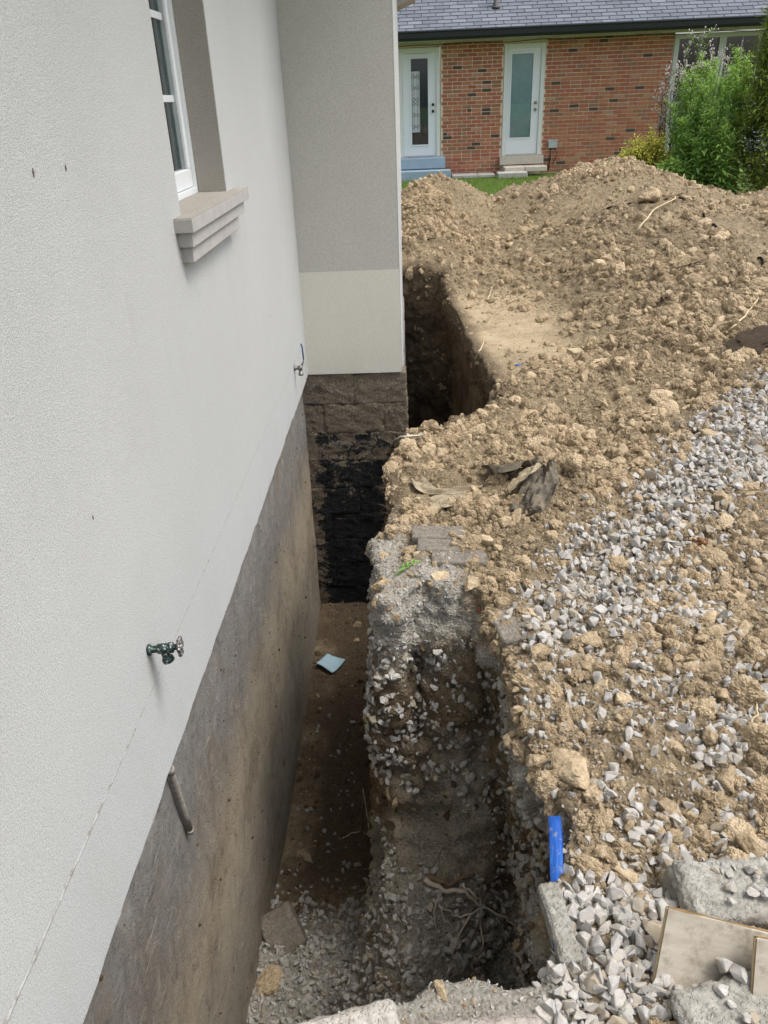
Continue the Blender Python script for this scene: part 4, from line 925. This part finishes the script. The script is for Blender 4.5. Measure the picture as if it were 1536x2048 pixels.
# ---- plywood offcuts: layered edges, leaning back
pface = G('plywood_face', .9, .2); P = pface.coord('Object'); n = pface.noise(5, 6, .65, pface.mapping(P, (1, 5, 1))); n2 = pface.noise(22, 5, .7, P)
pface = pface.done(pface.mix(pface.rng(n2, .50, .66, 0, .75), pface.ramp(n, [(.3, (.33, .295, .235)), (.7, (.50, .455, .38))]), (.22, .19, .145)), pface.bump(n2, .3, .003))
pdark = plain('plywood_core', (.24, .165, .085), .9, .1, 0, .3, 40, .4); plite = plain('plywood_edge', (.56, .42, .235), .9, .1, 0, .2, 40, .4)
def sheet(TL, BL, right, wid, thick, label):
    TL, BL = Vector(TL), Vector(BL); up = (TL-BL); hgt = up.length; up.normalize(); ri = Vector(right); ri = (ri - up*ri.dot(up)).normalized(); nn = ri.cross(up)
    Mx = Matrix((ri, up, nn)).transposed().to_4x4(); Mx.translation = BL
    root = empty('plywood_sheet'); root.matrix_world = Mx; tag(root, label, 'plywood')
    L = 5; t = thick/L
    for i in range(L):
        m_ = pface if i in (0, L-1) else (pdark if i % 2 else plite); e = (.0, .0015, -.001, .002, .0005)[i]
        bm = bmesh.new(); bmesh.ops.create_cube(bm, size=1)
        for v in bm.verts: v.co = Vector(((v.co.x+.5)*wid + (e if v.co.x < 0 else 0), (v.co.y+.5)*(hgt+e), -thick + t*(i + .5 + v.co.z*.94)))
        bmesh.ops.subdivide_edges(bm, edges=[ed for ed in bm.edges if ed.calc_length() > .1], cuts=14, use_grid_fill=True)
        for v in bm.verts:
            if v.co.y > hgt*.98: v.co.y += random.uniform(-.0016, .0012)
        me = bpy.data.meshes.new('veneer_layer'); bm.to_mesh(me); bm.free(); me.materials.append(m_)
        o = bpy.data.objects.new('veneer_layer', me); COL.objects.link(o); o.parent = root
    return root
sheet((1.103, .930, .150), (1.052, .815, -.035), (1, -.04, .0), .5, .016, 'large dirty plywood offcut standing on edge in the gravel')
sheet((1.240, .868, .155), (1.218, .775, .0), (1, -.06, .0), .4, .015, 'smaller plywood offcut leaning in front of the large one')
for (px, py, s, rx, ry, rz) in ((1447, 1932, .026, .5, .9, .4), (1478, 1946, .023, .2, .3, 1.4)):
    o = bpy.data.objects.new('gravel_stone', STONES[3 if px < 1460 else 7]); COL.objects.link(o); p = onz(px, py, .085); o.location = p; o.scale = (s,)*3; o.rotation_euler = (rx, ry, rz)
    tag(o, 'pale wedge shaped stone leaning on the plywood, left of a pair' if px < 1460 else 'pale rounded stone beside the plywood, right of a pair', 'stone')
# loose stones lying on the concrete blocks and pavers
for (cx_, cy_, zz, rx_, ry_, nn_, lab, grp) in ((1.285, 1.03, .083, .075, .045, 16, 'pale stone lying on top of the broken concrete block behind the plywood', 'stones on the broken concrete block'), (1.225, .785, .072, .07, .04, 7, 'pale stone lying on the near concrete block in front of the plywood', 'stones on the near concrete block')):
    for k in range(nn_):
        s_ = random.uniform(.007, .019); o = bpy.data.objects.new('gravel_stone', STONES[(k*5) % 12]); COL.objects.link(o)
        o.location = (cx_ + random.uniform(-rx_, rx_), cy_ + random.uniform(-ry_, ry_), zz + s_*.35); o.scale = (s_,)*3; o.rotation_euler = (random.uniform(-.5, .5), random.uniform(-.5, .5), random.uniform(0, 6.28)); tag(o, lab, 'stone', grp)
# ---- blue board
bb = G('blue_paint_wood', .5, .4); P = bb.coord('Object'); n = bb.noise(10, 6, .7, bb.mapping(P, (14, 1, 6)))
bb = bb.done(bb.mix(bb.rng(bb.noise(38, 5, .7, P), .56, .66, 0, .75), bb.ramp(n, [(.3, (.006, .045, .22)), (.55, (.012, .09, .38)), (.72, (.04, .17, .50))]), (.30, .25, .18)), bb.bump(n, .3, .002))
A = onz(1120, 1625, .030); B = onz(1131, 1890, .012); d = (B-A); ln = d.length; mid = A.lerp(B, .5); ang = math.atan2(d.y, d.x) - PI/2
me = rough_box((-.002, -ln/2, -.055), (.027, ln/2, .0), .0006, 4, 14, .002); me.materials.append(bb)
o = bpy.data.objects.new('blue_board', me); COL.objects.link(o); o.matrix_world = Matrix.Translation(mid) @ Euler((0, math.radians(10), ang)).to_matrix().to_4x4()
tag(o, 'bright blue painted board along the right edge of the pit, half buried', 'board')
# ---- paper on the trench floor
pc = [onz(632, 1327, -1.765), onz(655, 1307, -1.76), onz(691, 1321, -1.768), onz(664, 1346, -1.775)]
mb = MB(); n = 12; vs = []
for i in range(n+1):
    for j in range(n+1):
        u, v = i/n, j/n; p = pc[0].lerp(pc[1], u).lerp(pc[3].lerp(pc[2], u), v); vs.append(p + Vector((0, 0, .012*math.sin(u*3.1+.4)*math.sin(v*4) + .02*max(0, u-.7)*v + .018*max(0, .25-u))))
mb.add(vs, [(i*(n+1)+j, (i+1)*(n+1)+j, (i+1)*(n+1)+j+1, i*(n+1)+j+1) for i in range(n) for j in range(n)], True)
g = G('blue_paper', .85, .2); n_ = g.noise(60, 5, .7); o = mb.build('paper_sheet', g.done(g.mix(g.rng(n_, .60, .72, 0, .6), (.42, .60, .70), (.22, .22, .20)), g.bump(g.noise(30, 4), .3, .004)))
tag(o, 'crumpled pale blue paper lying on the dark trench floor', 'paper')
md = o.modifiers.new('thick', 'SOLIDIFY'); md.thickness = .0012
# ---- torn fabric and plastic on the bank
def ribbon(name, path, widths, lifts, mat, label, cat, seed, across=(.5, -.85, .2), fold=.016, nu=30, nv=10, lean=0.):
    pts = []
    for (px, py), lf in zip(path, lifts): loc, nor = hit(px, py); pts.append(loc + Vector((0, 0, lf)))
    P = np.array(pts); t = np.linspace(0, 1, len(pts)); tt = np.linspace(0, 1, nu+1)
    C_ = np.stack([np.interp(tt, t, P[:,k]) for k in range(3)], 1); C_ = np.stack([np.convolve(np.pad(C_[:,k], 4, 'edge'), np.ones(9)/9, 'valid') for k in range(3)], 1); Wd = np.interp(tt, t, widths)
    vs = []
    for i in range(nu+1):
        tang = Vector(C_[min(i+1, nu)] - C_[max(i-1, 0)]).normalized(); ac = Vector((0, 0, 1)).cross(tang); ac.normalize()
        for j in range(nv+1):
            s_ = j/nv - .5; q_ = np.array([[tt[i]*3, s_*3, seed*3.3]])
            e = Wd[i]*(1 + .25*vnoise(q_*np.array([[2.2, 0, 1]]) + (5 if s_ > 0 else 0), 1.0, seed)[0])
            z = fold*(fbm(q_, 1.6, 3, seed)[0]*1.4 + .5*abs(vnoise(q_*np.array([[1, 3, 1]]), 4.0, seed+3)[0]) + .6*math.sin(s_*9 + 2.2*math.sin(tt[i]*5+seed)))
            vs.append(Vector(C_[i]) + ac*s_*e + Vector((0, 0, z + lean*s_*e + .004)))
    mb = MB(); mb.add(vs, [(i*(nv+1)+j, (i+1)*(nv+1)+j, (i+1)*(nv+1)+j+1, i*(nv+1)+j+1) for i in range(nu) for j in range(nv)], False)
    o = mb.build(name, mat); md = o.modifiers.new('thick', 'SOLIDIFY'); md.thickness = .0015; tag(o, label, cat); return o
def cloth_m(name, a, b, sheen=.6):
    g = G(name, sheen, .35); n = g.noise(14, 6, .7); f = g.noise(90, 3, .6); return g.done(g.ramp(n, [(.32, a), (.68, b)]), g.bump(f, .35, .002))
F_black = cloth_m('black_fabric', (.026, .025, .022), (.20, .165, .115), .75); F_tan = cloth_m('soiled_fabric', (.21, .175, .12), (.43, .36, .245), .95); F_pale = cloth_m('pale_plastic', (.44, .41, .33), (.62, .585, .49), .7)
ribbon('landscape_fabric', [(968, 945), (1010, 958), (1055, 948), (1092, 950)], [.05, .11, .10, .06], [.012, .03, .045, .03], F_black, 'torn black landscape fabric strip crumpled on the bank soil', 'fabric', 3, fold=.022, lean=-.35)
ribbon('landscape_fabric', [(1085, 948), (1086, 975), (1070, 1005), (1052, 1035)], [.05, .13, .14, .13], [.04, .045, .03, .005], F_black, 'dusty black fabric flap hanging down from the crumpled strip', 'fabric', 5, fold=.026, lean=.25)
ribbon('landscape_fabric', [(1080, 962), (1050, 975), (1012, 1000)], [.05, .08, .03], [.075, .06, .03], F_tan, 'soil coated tan fold in the middle of the black fabric', 'fabric', 8, fold=.012, lean=.3)
ribbon('fabric_scrap', [(828, 962), (850, 985), (905, 992), (972, 978)], [.06, .09, .07, .03], [.008, .012, .012, .01], F_tan, 'long soiled fabric scrap lying above the stepped pavers', 'fabric', 11, fold=.012)
ribbon('fabric_scrap', [(838, 1035), (880, 1012), (930, 1005)], [.05, .15, .10], [.006, .014, .010], F_tan, 'wide flat tan fabric scrap nearest the stepped pavers', 'fabric', 13, fold=.009)
ribbon('plastic_scrap', [(784, 912), (800, 895), (850, 884)], [.05, .06, .03], [.03, .045, .035], F_pale, 'pale torn plastic scrap on the bank below the house corner', 'plastic scrap', 15, fold=.012)
# ---- wood, brick and bits
loc, nor = hit(1500, 695)
wood = G('dark_stump_wood', .95, .1); P = wood.coord('Object'); n = wood.noise(7, 6, .7, wood.mapping(P, (1, 8, 8))); wood = wood.done(wood.ramp(n, [(.3, (.03, .022, .017)), (.6, (.12, .09, .065)), (.8, (.24, .19, .14))]), wood.bump(n, .9, .015))
me = clod_mesh(77, wood, 4); o = bpy.data.objects.new('root_stump', me); COL.objects.link(o); o.location = loc + Vector((.03, .02, .02)); o.scale = (.19, .10, .085); o.rotation_euler = (.15, -.25, .5); tag(o, 'dark weathered root stump with gravel on top at the right edge', 'stump')
loc, nor = hit(1402, 1092); bw_ = plain('old_brick_brown', (.20, .105, .055), .95, .1, 0, .3, 50, .5)
T(block_at('brick_fragment', (.05, .032, .03), TR(loc + Vector((0, 0, .012)), 20, 25, 40), bw_, 21, .004, .003, None, 8), 'brown brick fragment among the gravel on the slope', 'brick')
loc, nor = hit(960, 1222); T(block_at('brick_fragment', (.022, .016, .012), TR(loc + Vector((0, 0, .006)), 10, 15, 70), plain('brick_chip_red', (.34, .12, .085), .9), 22, .003, .002, None, 6), 'small red brick chip on the right lip of the pit', 'brick')
loc, nor = hit(1036, 731); mb = MB(); vs = [loc + Vector((.035*(i/4-.5), .02*(j/3-.5), .006+.006*math.sin(i*1.7+j))) for i in range(5) for j in range(4)]
mb.add(vs, [(i*4+j, (i+1)*4+j, (i+1)*4+j+1, i*4+j+1) for i in range(4) for j in range(3)]); o = mb.build('plastic_scrap', plain('blue_plastic', (.05, .16, .52), .4)); tag(o, 'tiny blue plastic scrap on the flat trampled earth', 'plastic scrap')
loc, nor = hit(1152, 708); T(block_at('stone_fragment', (.10, .075, .03), TR(loc + Vector((0, 0, .012)), 8, 5, 30), plain('pale_fragment', (.42, .35, .23), .95, .1, 0, .15, 30, .4), 23, .004, .004, None, 8), 'flat pale tan fragment at the edge of the trampled earth', 'stone')
straw = plain('dry_straw', (.52, .43, .27), .8, .2, 0, .2); twig = plain('dark_twig', (.11, .075, .05), .9)
def stalk(pp, r, mat, name, label, lift=.012):
    ps = []
    for k in range(len(pp)-1):
        for t in np.linspace(0, 1, 7)[:-1]:
            px = pp[k][0] + (pp[k+1][0]-pp[k][0])*t; py = pp[k][1] + (pp[k+1][1]-pp[k][1])*t; ps.append(hit(px, py)[0] + Vector((random.uniform(-.004, .004), random.uniform(-.004, .004), lift)))
    P = np.array(ps); P[1:-1, 2] = np.maximum(P[1:-1, 2], (P[:-2, 2]+P[2:, 2])/2); mb = MB(); mb.tube([Vector(p) for p in P], np.linspace(r, r*.5, len(P)), 6); tag(mb.build(name, mat), label, 'stalk' if mat is straw else 'twig')
stalk([(1272, 470), (1310, 425), (1388, 385)], .009, straw, 'dry_stalk', 'long pale dry stalk lying on the upper slope of the heap', .03)
stalk([(1456, 668), (1490, 640), (1520, 595)], .007, straw, 'dry_stalk', 'thin dry stalk near the right edge above the stump', .02)
stalk([(1340, 545), (1380, 535), (1412, 524)], .007, twig, 'twig', 'thin dark twig on the middle of the heap slope', .02)
stalk([(1314, 616), (1330, 605), (1344, 598)], .012, twig, 'twig', 'short dark stick poking out of the heap above the gravel', .03)
stalk([(975, 605), (981, 590), (986, 575)], .006, straw, 'dry_stalk', 'short pale straw at the far end of the trampled earth', .02)
stalk([(951, 724), (958, 708), (970, 686)], .007, straw, 'dry_stalk', 'pale straw bent over the right lip of the far trench', .02)
stalk([(1496, 1470), (1512, 1440), (1505, 1400)], .004, straw, 'dry_stalk', 'thin curled straw among the clods at the right edge', .02)
loc, nor = hit(806, 1150); mb = MB(); gm = plain('fresh_green_leaf', (.10, .24, .035), .6)
sp = tag(empty('weed_sprig', tuple(loc)), 'small fresh green sprig on the grey bank below the pavers', 'sprig')
for k in range(6):
    a = random.uniform(-.6, .6); b0 = loc + Vector((-.02+.012*k, -.012+.012*k, .02)); e = b0 + Vector((.030*math.cos(a+1.0), .03*math.sin(a+1.0), random.uniform(-.005, .012))); sd_ = Vector((-(e-b0).y, (e-b0).x, 0))*.22
    m2 = b0.lerp(e, .45) + Vector((0, 0, .004)); lf = MB(); lf.add([b0, m2+sd_, e, m2-sd_], [(0, 1, 2, 3)]); lf.build('leaf', gm, sp)
mb.tube([loc + Vector((-.03, -.02, .01)), loc + Vector((0, 0, .022)), loc + Vector((.045, .05, .022))], .0022, 5); mb.build('stem', gm, sp)
# ---- roots
rm_ = plain('root_brown', (.17, .125, .085), .9, .1, 0, .35, 40); rp = plain('root_pale', (.52, .45, .36), .9, .1, 0, .2, 40)
def rootline(p, d, ln, r, seg=7, wob=.35, sag=.25):
    pts = [Vector(p)]; d = Vector(d).normalized()
    for k in range(seg):
        d = (d + Vector((random.gauss(0, wob), random.gauss(0, wob), random.gauss(0, wob) - sag*.3))).normalized(); pts.append(pts[-1] + d*ln/seg)
    return pts, [r*(1-.7*k/seg) for k in range(seg+1)]
E_sd = sdf(EV); cand = np.where((np.abs(E_sd) < .09) & (EV[:,2] < -.0) & (EV[:,2] > -.30) & (EV[:,1] > 2.6) & (EV[:,0] > .4) & (EN[:,2] < .75))[0]
mb = MB()
for i in RNG.choice(cand, 900):
    p = EV[i]; nrm = EN[i]; pts, rr = rootline(p - nrm*.006, nrm*.45 + np.array([0, 0, -.5]) + RNG.normal(0, .4, 3), random.uniform(.03, .12), random.uniform(.0010, .0028), 6, .4, .4); mb.tube(pts, rr, 3, False)
cand2 = np.where((E_sd < .1) & (EV[:,2] < -.10) & (EV[:,2] > -1.25) & (EV[:,1] > 1.0) & (EV[:,1] < 2.7) & (EV[:,0] > .4))[0]
for i in RNG.choice(cand2, 170):
    p = EV[i]; nrm = EN[i]; pts, rr = rootline(p, nrm*.25 + np.array([0, -.2, -.6]) + RNG.normal(0, .5, 3), random.uniform(.05, .20), random.uniform(.0006, .0015), 8, .4, .3); mb.tube(pts, rr, 3, False)
tag(mb.build('hanging_roots', rm_), 'fine brown roots hanging from the cut edges of the trench', None, None, 'stuff')
rc = tag(empty('root_cluster', tuple(onz(950, 1800, -1.08))), 'pale forked root torn open on the dark pit gravel', 'root')
def rpx(pp, r0, r1, zlift=.025):
    ps = []
    for px, py in pp: loc, nor = hit(px, py); ps.append(loc + Vector((0, 0, zlift)))
    P = np.array(ps); out = []
    for k in range(len(P)-1):
        for t in np.linspace(0, 1, 5)[:-1]: out.append(Vector(P[k]*(1-t) + P[k+1]*t) + Vector((random.gauss(0, .0025),)*3))
    out.append(Vector(P[-1])); mb = MB(); mb.tube(out, np.linspace(r0, r1, len(out)), 6); return mb
for pp, r0, r1, m_ in (([(850, 1768), (885, 1790), (930, 1792), (965, 1822)], .011, .007, rp), ([(855, 1760), (900, 1778), (925, 1765), (950, 1757)], .010, .006, rm_), ([(925, 1776), (950, 1800), (965, 1820)], .006, .004, rp), ([(965, 1822), (1010, 1845), (1035, 1862), (1050, 1885)], .005, .0018, rp),
    ([(965, 1822), (940, 1840), (905, 1842), (878, 1818)], .004, .002, rp), ([(940, 1840), (920, 1875), (903, 1920)], .0035, .0014, rp), ([(960, 1825), (962, 1870), (966, 1900), (958, 1935)], .0035, .0014, rp), ([(963, 1875), (985, 1888), (1000, 1888)], .002, .001, rp), ([(878, 1800), (868, 1832), (873, 1870)], .003, .001, rp), ([(878, 1818), (890, 1850), (903, 1862)], .0025, .001, rp), ([(965, 1822), (990, 1830), (1010, 1838)], .003, .001, rm_)):
    rpx(pp, r0, r1).build('root_branch', m_, rc)
stalk([(683, 1680), (705, 1668), (745, 1664)], .004, rp, 'root', 'pale root reaching over the dark gap between trench and gravel', .01)
stalk([(1084, 1680), (1090, 1665), (1110, 1652)], .003, rp, 'root', 'thin pale root curling out beside the blue board', .01)

# ================================================================== PLANTS AND GRASS
def leaf_m(name, a, b, tl=.38):
    g = G(name, .55, .3); r = g.attr('tone'); n = g.noise(9, 3); c = g.mix(r, a, b); g.done(c)
    ts = g.new('ShaderNodeBsdfTranslucent'); g.put(ts.inputs[0], g.mix(.5, c, (.35, .45, .05))); mx = g.new('ShaderNodeMixShader'); mx.inputs[0].default_value = tl
    g.t.links.new(g.b.outputs[0], mx.inputs[1]); g.t.links.new(ts.outputs[0], mx.inputs[2]); g.t.links.new(mx.outputs[0], g.t.nodes['Material Output'].inputs[0]); return g.m
L_weed = leaf_m('weed_leaf', (.085, .21, .05), (.32, .52, .12)); L_bush = leaf_m('yellow_green_leaf', (.33, .38, .05), (.62, .58, .11)); L_ced = leaf_m('cedar_spray', (.06, .13, .022), (.34, .43, .08), .25); L_dry = leaf_m('dry_leaf', (.12, .10, .05), (.26, .22, .12), .1)
stem_g = plain('stem_green', (.10, .15, .045), .7); stem_b = plain('stem_brown', (.13, .09, .055), .9); fluff = plain('seed_fluff', (.50, .44, .44), .95, .1, 0, .2, 60)
class LB(MB):
    def __init__(s): super().__init__(); s.tone = []
    def leaf(s, p, d, ln, wd, tone, droop=.35):
        d = Vector(d).normalized(); sd = d.cross(Vector((0, 0, 1)));
        if sd.length < .05: sd = Vector((1, 0, 0))
        sd.normalize(); p = Vector(p); m = p + d*ln*.5; e = p + d*ln - Vector((0, 0, droop*ln)); m.z -= droop*ln*.15; up = sd.cross(d)*wd*.25
        s.add([p, m + sd*wd/2 + up, e, m - sd*wd/2 + up, m], [(0, 4, 1), (1, 4, 2), (2, 4, 3), (3, 4, 0)]); s.tone += [tone]*5
    def build(s, name, mat, parent=None):
        o = super().build(name, mat, parent); a = o.data.attributes.new('tone', 'FLOAT', 'POINT'); a.data.foreach_set('value', np.clip(np.array(s.tone, np.float32), 0, 1)); return o
def weed(x, y, h, plume, lean, label, dry=False, ln=.13):
    root = tag(empty('tall_weed', (x, y, -.06)), label, 'weed', 'tall weeds before the brick house window')
    bx_, by_ = lean; top = Vector((x+bx_, y+by_, h)); pts = [Vector((x, y, -.06)).lerp(top, t) + Vector((.04*math.sin(t*4+x*9), .03*math.sin(t*3+y*5), 0)) for t in np.linspace(0, 1, 9)]
    st = MB(); st.tube(pts, [.011*(1-.75*t)+.002 for t in np.linspace(0, 1, 9)], 6)
    lb = LB(); nl = int(95*h); a = random.uniform(0, 6)
    def at(t): f = t*8; i = min(int(f), 7); return pts[i].lerp(pts[i+1], f-i)
    for k in range(nl):
        t = .06 + .92*k/nl; a += 2.4; up = .25 + .7*t; l_ = ln*(1.15-.55*t)*random.uniform(.75, 1.2)
        if t > (.80 if plume else .97): continue
        lb.leaf(at(t), (math.cos(a), math.sin(a), up), l_*1.15, l_*.27, random.gauss(.25+.5*t, .18), random.uniform(.2, .7))
        if t > .45 and k % 2: lb.leaf(at(t), (math.cos(a+1.3), math.sin(a+1.3), up+.5), l_*.6, l_*.10, random.gauss(.7, .15), .2)
    for b in range(5 if not plume else 8):        # side shoots near the top
        t = random.uniform(.5, .93); p = at(t); aa = random.uniform(0, 6.28); q_ = p + Vector((.16*math.cos(aa), .16*math.sin(aa), random.uniform(.12, .26))); st.tube([p, p.lerp(q_, .5) + Vector((.03*math.cos(aa), .03*math.sin(aa), 0)), q_], [.004, .003, .002], 4)
        for k in range(12): tt = k/12; lb.leaf(p.lerp(q_, tt), (math.cos(k*2.4), math.sin(k*2.4), .7), .085, .016, random.gauss(.75, .15), .2)
        if plume: pts.append(q_)
    st.build('stem', stem_g if not dry else stem_b, root); lb.build('foliage', L_dry if dry else L_weed, root)
    if plume:
        fb_ = MB(); tips = pts[9:] + [at(.97), at(1.0), at(.9)]
        for q_ in tips:
            for k in range(5):
                c = q_ + Vector((random.gauss(0, .035), random.gauss(0, .035), random.gauss(0, .04))); r = random.uniform(.008, .017); fb_.tube([q_.lerp(c, .2) - Vector((0, 0, .05)), c], .0018, 3, False)
                dd = [Vector((1,0,0)), Vector((-.5,.87,0)), Vector((-.5,-.87,0)), Vector((0,0,1.2)), Vector((0,0,-1))]; vs = [c + v*r*random.uniform(.7, 1.3) for v in dd]; fb_.add(vs, [(0,1,3), (1,2,3), (2,0,3), (1,0,4), (2,1,4), (0,2,4)])
        tag(fb_.build('seed_heads', fluff, root), None, None, None, 'stuff')
lab_p = 'tall leafy weed topped with pale fluffy seed heads before the window'; lab_g = 'tall green leafy weed without seed heads before the window'; lab_d = 'thin dry weed with browned leaves at the left of the weed clump'
for (px, py, Y, pl) in ((1405, 62, 13.6, 1), (1378, 95, 13.9, 1), (1440, 100, 13.4, 1), (1462, 112, 13.7, 1), (1358, 150, 13.8, 1), (1425, 95, 14.2, 1), (1390, 130, 13.3, 1)):
    p = ony(px, py, Y); weed(p.x - .05, Y + .05, p.z, pl, (.07, random.uniform(-.1, .1)), lab_p)
for (px, py, Y) in ((1490, 110, 13.2), (1420, 140, 13.1), (1450, 150, 13.0), (1400, 165, 13.4), (1478, 135, 13.9), (1505, 125, 13.6), (1435, 175, 12.8), (1465, 190, 12.8), (1410, 215, 12.9), (1385, 200, 13.6), (1490, 175, 13.0), (1445, 215, 12.6), (1425, 255, 12.5), (1395, 265, 12.9), (1410, 120, 14.4), (1438, 135, 14.4), (1465, 150, 14.3), (1388, 155, 14.3), (1375, 175, 13.8), (1370, 225, 13.2), (1480, 210, 12.5), (1455, 250, 12.3), (1405, 300, 12.4), (1440, 300, 12.1), (1380, 290, 12.8), (1500, 150, 14.2), (1418, 180, 13.0), (1432, 160, 13.7), (1456, 180, 13.5), (1474, 165, 12.7), (1398, 190, 12.9), (1365, 255, 12.7), (1422, 235, 12.2), (1448, 270, 11.9), (1486, 235, 12.3), (1402, 250, 12.1), (1470, 290, 11.9), (1378, 235, 13.1)):
    p = ony(px, py - 22, Y); weed(p.x, Y + .04, p.z, 0, (random.uniform(-.12, .12), random.uniform(-.1, .1)), lab_g, False, .21)
for (px, py, Y) in ((1342, 135, 14.2), (1328, 170, 14.0), (1352, 180, 13.9), (1335, 215, 14.3)):
    p = ony(px, py, Y); weed(p.x+.02, Y, p.z, 1, (-.06, .0), lab_d, True, .10)
# yellow-green bush
def bush(name, cx_, cy_, rx, ry, h, nb, per, ln, mat, label):
    root = tag(empty(name, (cx_, cy_, -.06)), label, 'bush'); st = MB(); lb = LB()
    for b in range(nb):
        a = random.uniform(0, 6.28); r = math.sqrt(random.random()); e = Vector((cx_+rx*r*math.cos(a), cy_+ry*r*math.sin(a), h*(1-.45*r*r)*random.uniform(.75, 1.05))); s0 = Vector((cx_+.1*rx*math.cos(a), cy_+.1*ry*math.sin(a), -.06)); m = s0.lerp(e, .6) + Vector((0, 0, .08))
        st.tube([s0, m, e], [.007, .004, .002], 4, False)
        for k in range(per):
            t = random.random()**.6; p = s0.lerp(m, t*1.6) if t < .6 else m.lerp(e, (t-.6)/.4); lb.leaf(p + Vector((random.gauss(0, .03), random.gauss(0, .03), random.gauss(0, .03))), (random.gauss(0, 1), random.gauss(0, 1), random.gauss(.5, .5)), ln*random.uniform(.6, 1.2), ln*.45, random.gauss(.3+.5*t, .2))
    st.build('stem', stem_b, root); lb.build('foliage', mat, root)
p = ony(1298, 300, 13.2); bush('low_bush', p.x, 13.3, .50, .4, ony(1298, 262, 13.2).z, 130, 40, .065, L_bush, 'low yellow green bush at the brick wall behind the heap')
p = ony(1352, 330, 12.4); bush('low_bush', p.x, 12.5, .38, .3, ony(1352, 312, 12.4).z, 70, 34, .085, L_weed, 'small dark green bush between the yellow bush and the weeds')
# cedar
cb = ony(1545, 380, 12.0); cx_, cy_ = cb.x + .12, 12.2
ced = tag(empty('cedar_shrub', (cx_, cy_, -.06)), 'dense yellow tipped cedar at the right edge beside the weeds', 'cedar')
tr = MB(); tr.tube([(cx_, cy_, -.1), (cx_+.02, cy_, .9), (cx_-.02, cy_, 2.0), (cx_, cy_, 2.8)], [.055, .045, .03, .008], 8)
lb = LB(); dr = MB()
for b in range(760):
    z = random.uniform(.12, 2.75); rr = .74*(1-.55*(z/2.9)**1.6)*random.uniform(.6, 1.12)*(.8 if z < .5 else 1); a = random.uniform(0, 6.28); d0 = Vector((math.cos(a), math.sin(a), .35)); s0 = Vector((cx_, cy_, max(.05, z-.25*rr))); e = Vector((cx_+rr*math.cos(a), cy_+rr*math.sin(a), z + random.uniform(-.05, .1)))
    (dr if (z < .9 or b % 3 == 0) else tr).tube([s0, s0.lerp(e, .5) + Vector((0, 0, .03)), e], [.009, .005, .002], 4, False)
    if z < .55 and random.random() < .6: continue
    for k in range(40):
        t = random.uniform(.58, 1.06); p = s0.lerp(e, t) + Vector((random.gauss(0, .045), random.gauss(0, .045), random.gauss(0, .045)))
        lb.leaf(p, d0 + Vector((random.gauss(0, .6), random.gauss(0, .6), random.gauss(.1, .5))), random.uniform(.06, .12), .030, random.gauss(.05+.75*max(0, t-.55)/.5, .16), .25)
tr.build('trunk', stem_b, ced); dr.build('branches', plain('dry_branch', (.17, .13, .085), .9), ced); lb.build('crown', L_ced, ced)
# grass on the strip of lawn one can see
gb = LB()
for (xa, xb, ya, yb, n) in ((.2, 3.9, 12.6, 18.2, 15000), (3.4, 8.0, 11.6, 14.5, 5000)):
    for i in range(n):
        x = random.uniform(xa, xb); y = random.uniform(ya, yb); a = random.uniform(0, 6.28); ln = random.uniform(.04, .10); d = Vector((math.cos(a)*.5, math.sin(a)*.5, 1)); s_ = Vector((-math.sin(a), math.cos(a), 0))*.005; p = Vector((x, y, -.085 if y > 13.9 or x > 10 else -.06))
        gb.add([p - s_, p + s_, p + d*ln], [(0, 1, 2)]); gb.tone += [random.gauss(.5, .25)]*3
tag(gb.build('grass', leaf_m('grass_blade', (.07, .14, .02), (.18, .28, .05))), 'short green grass behind the soil heap', None, None, 'stuff')
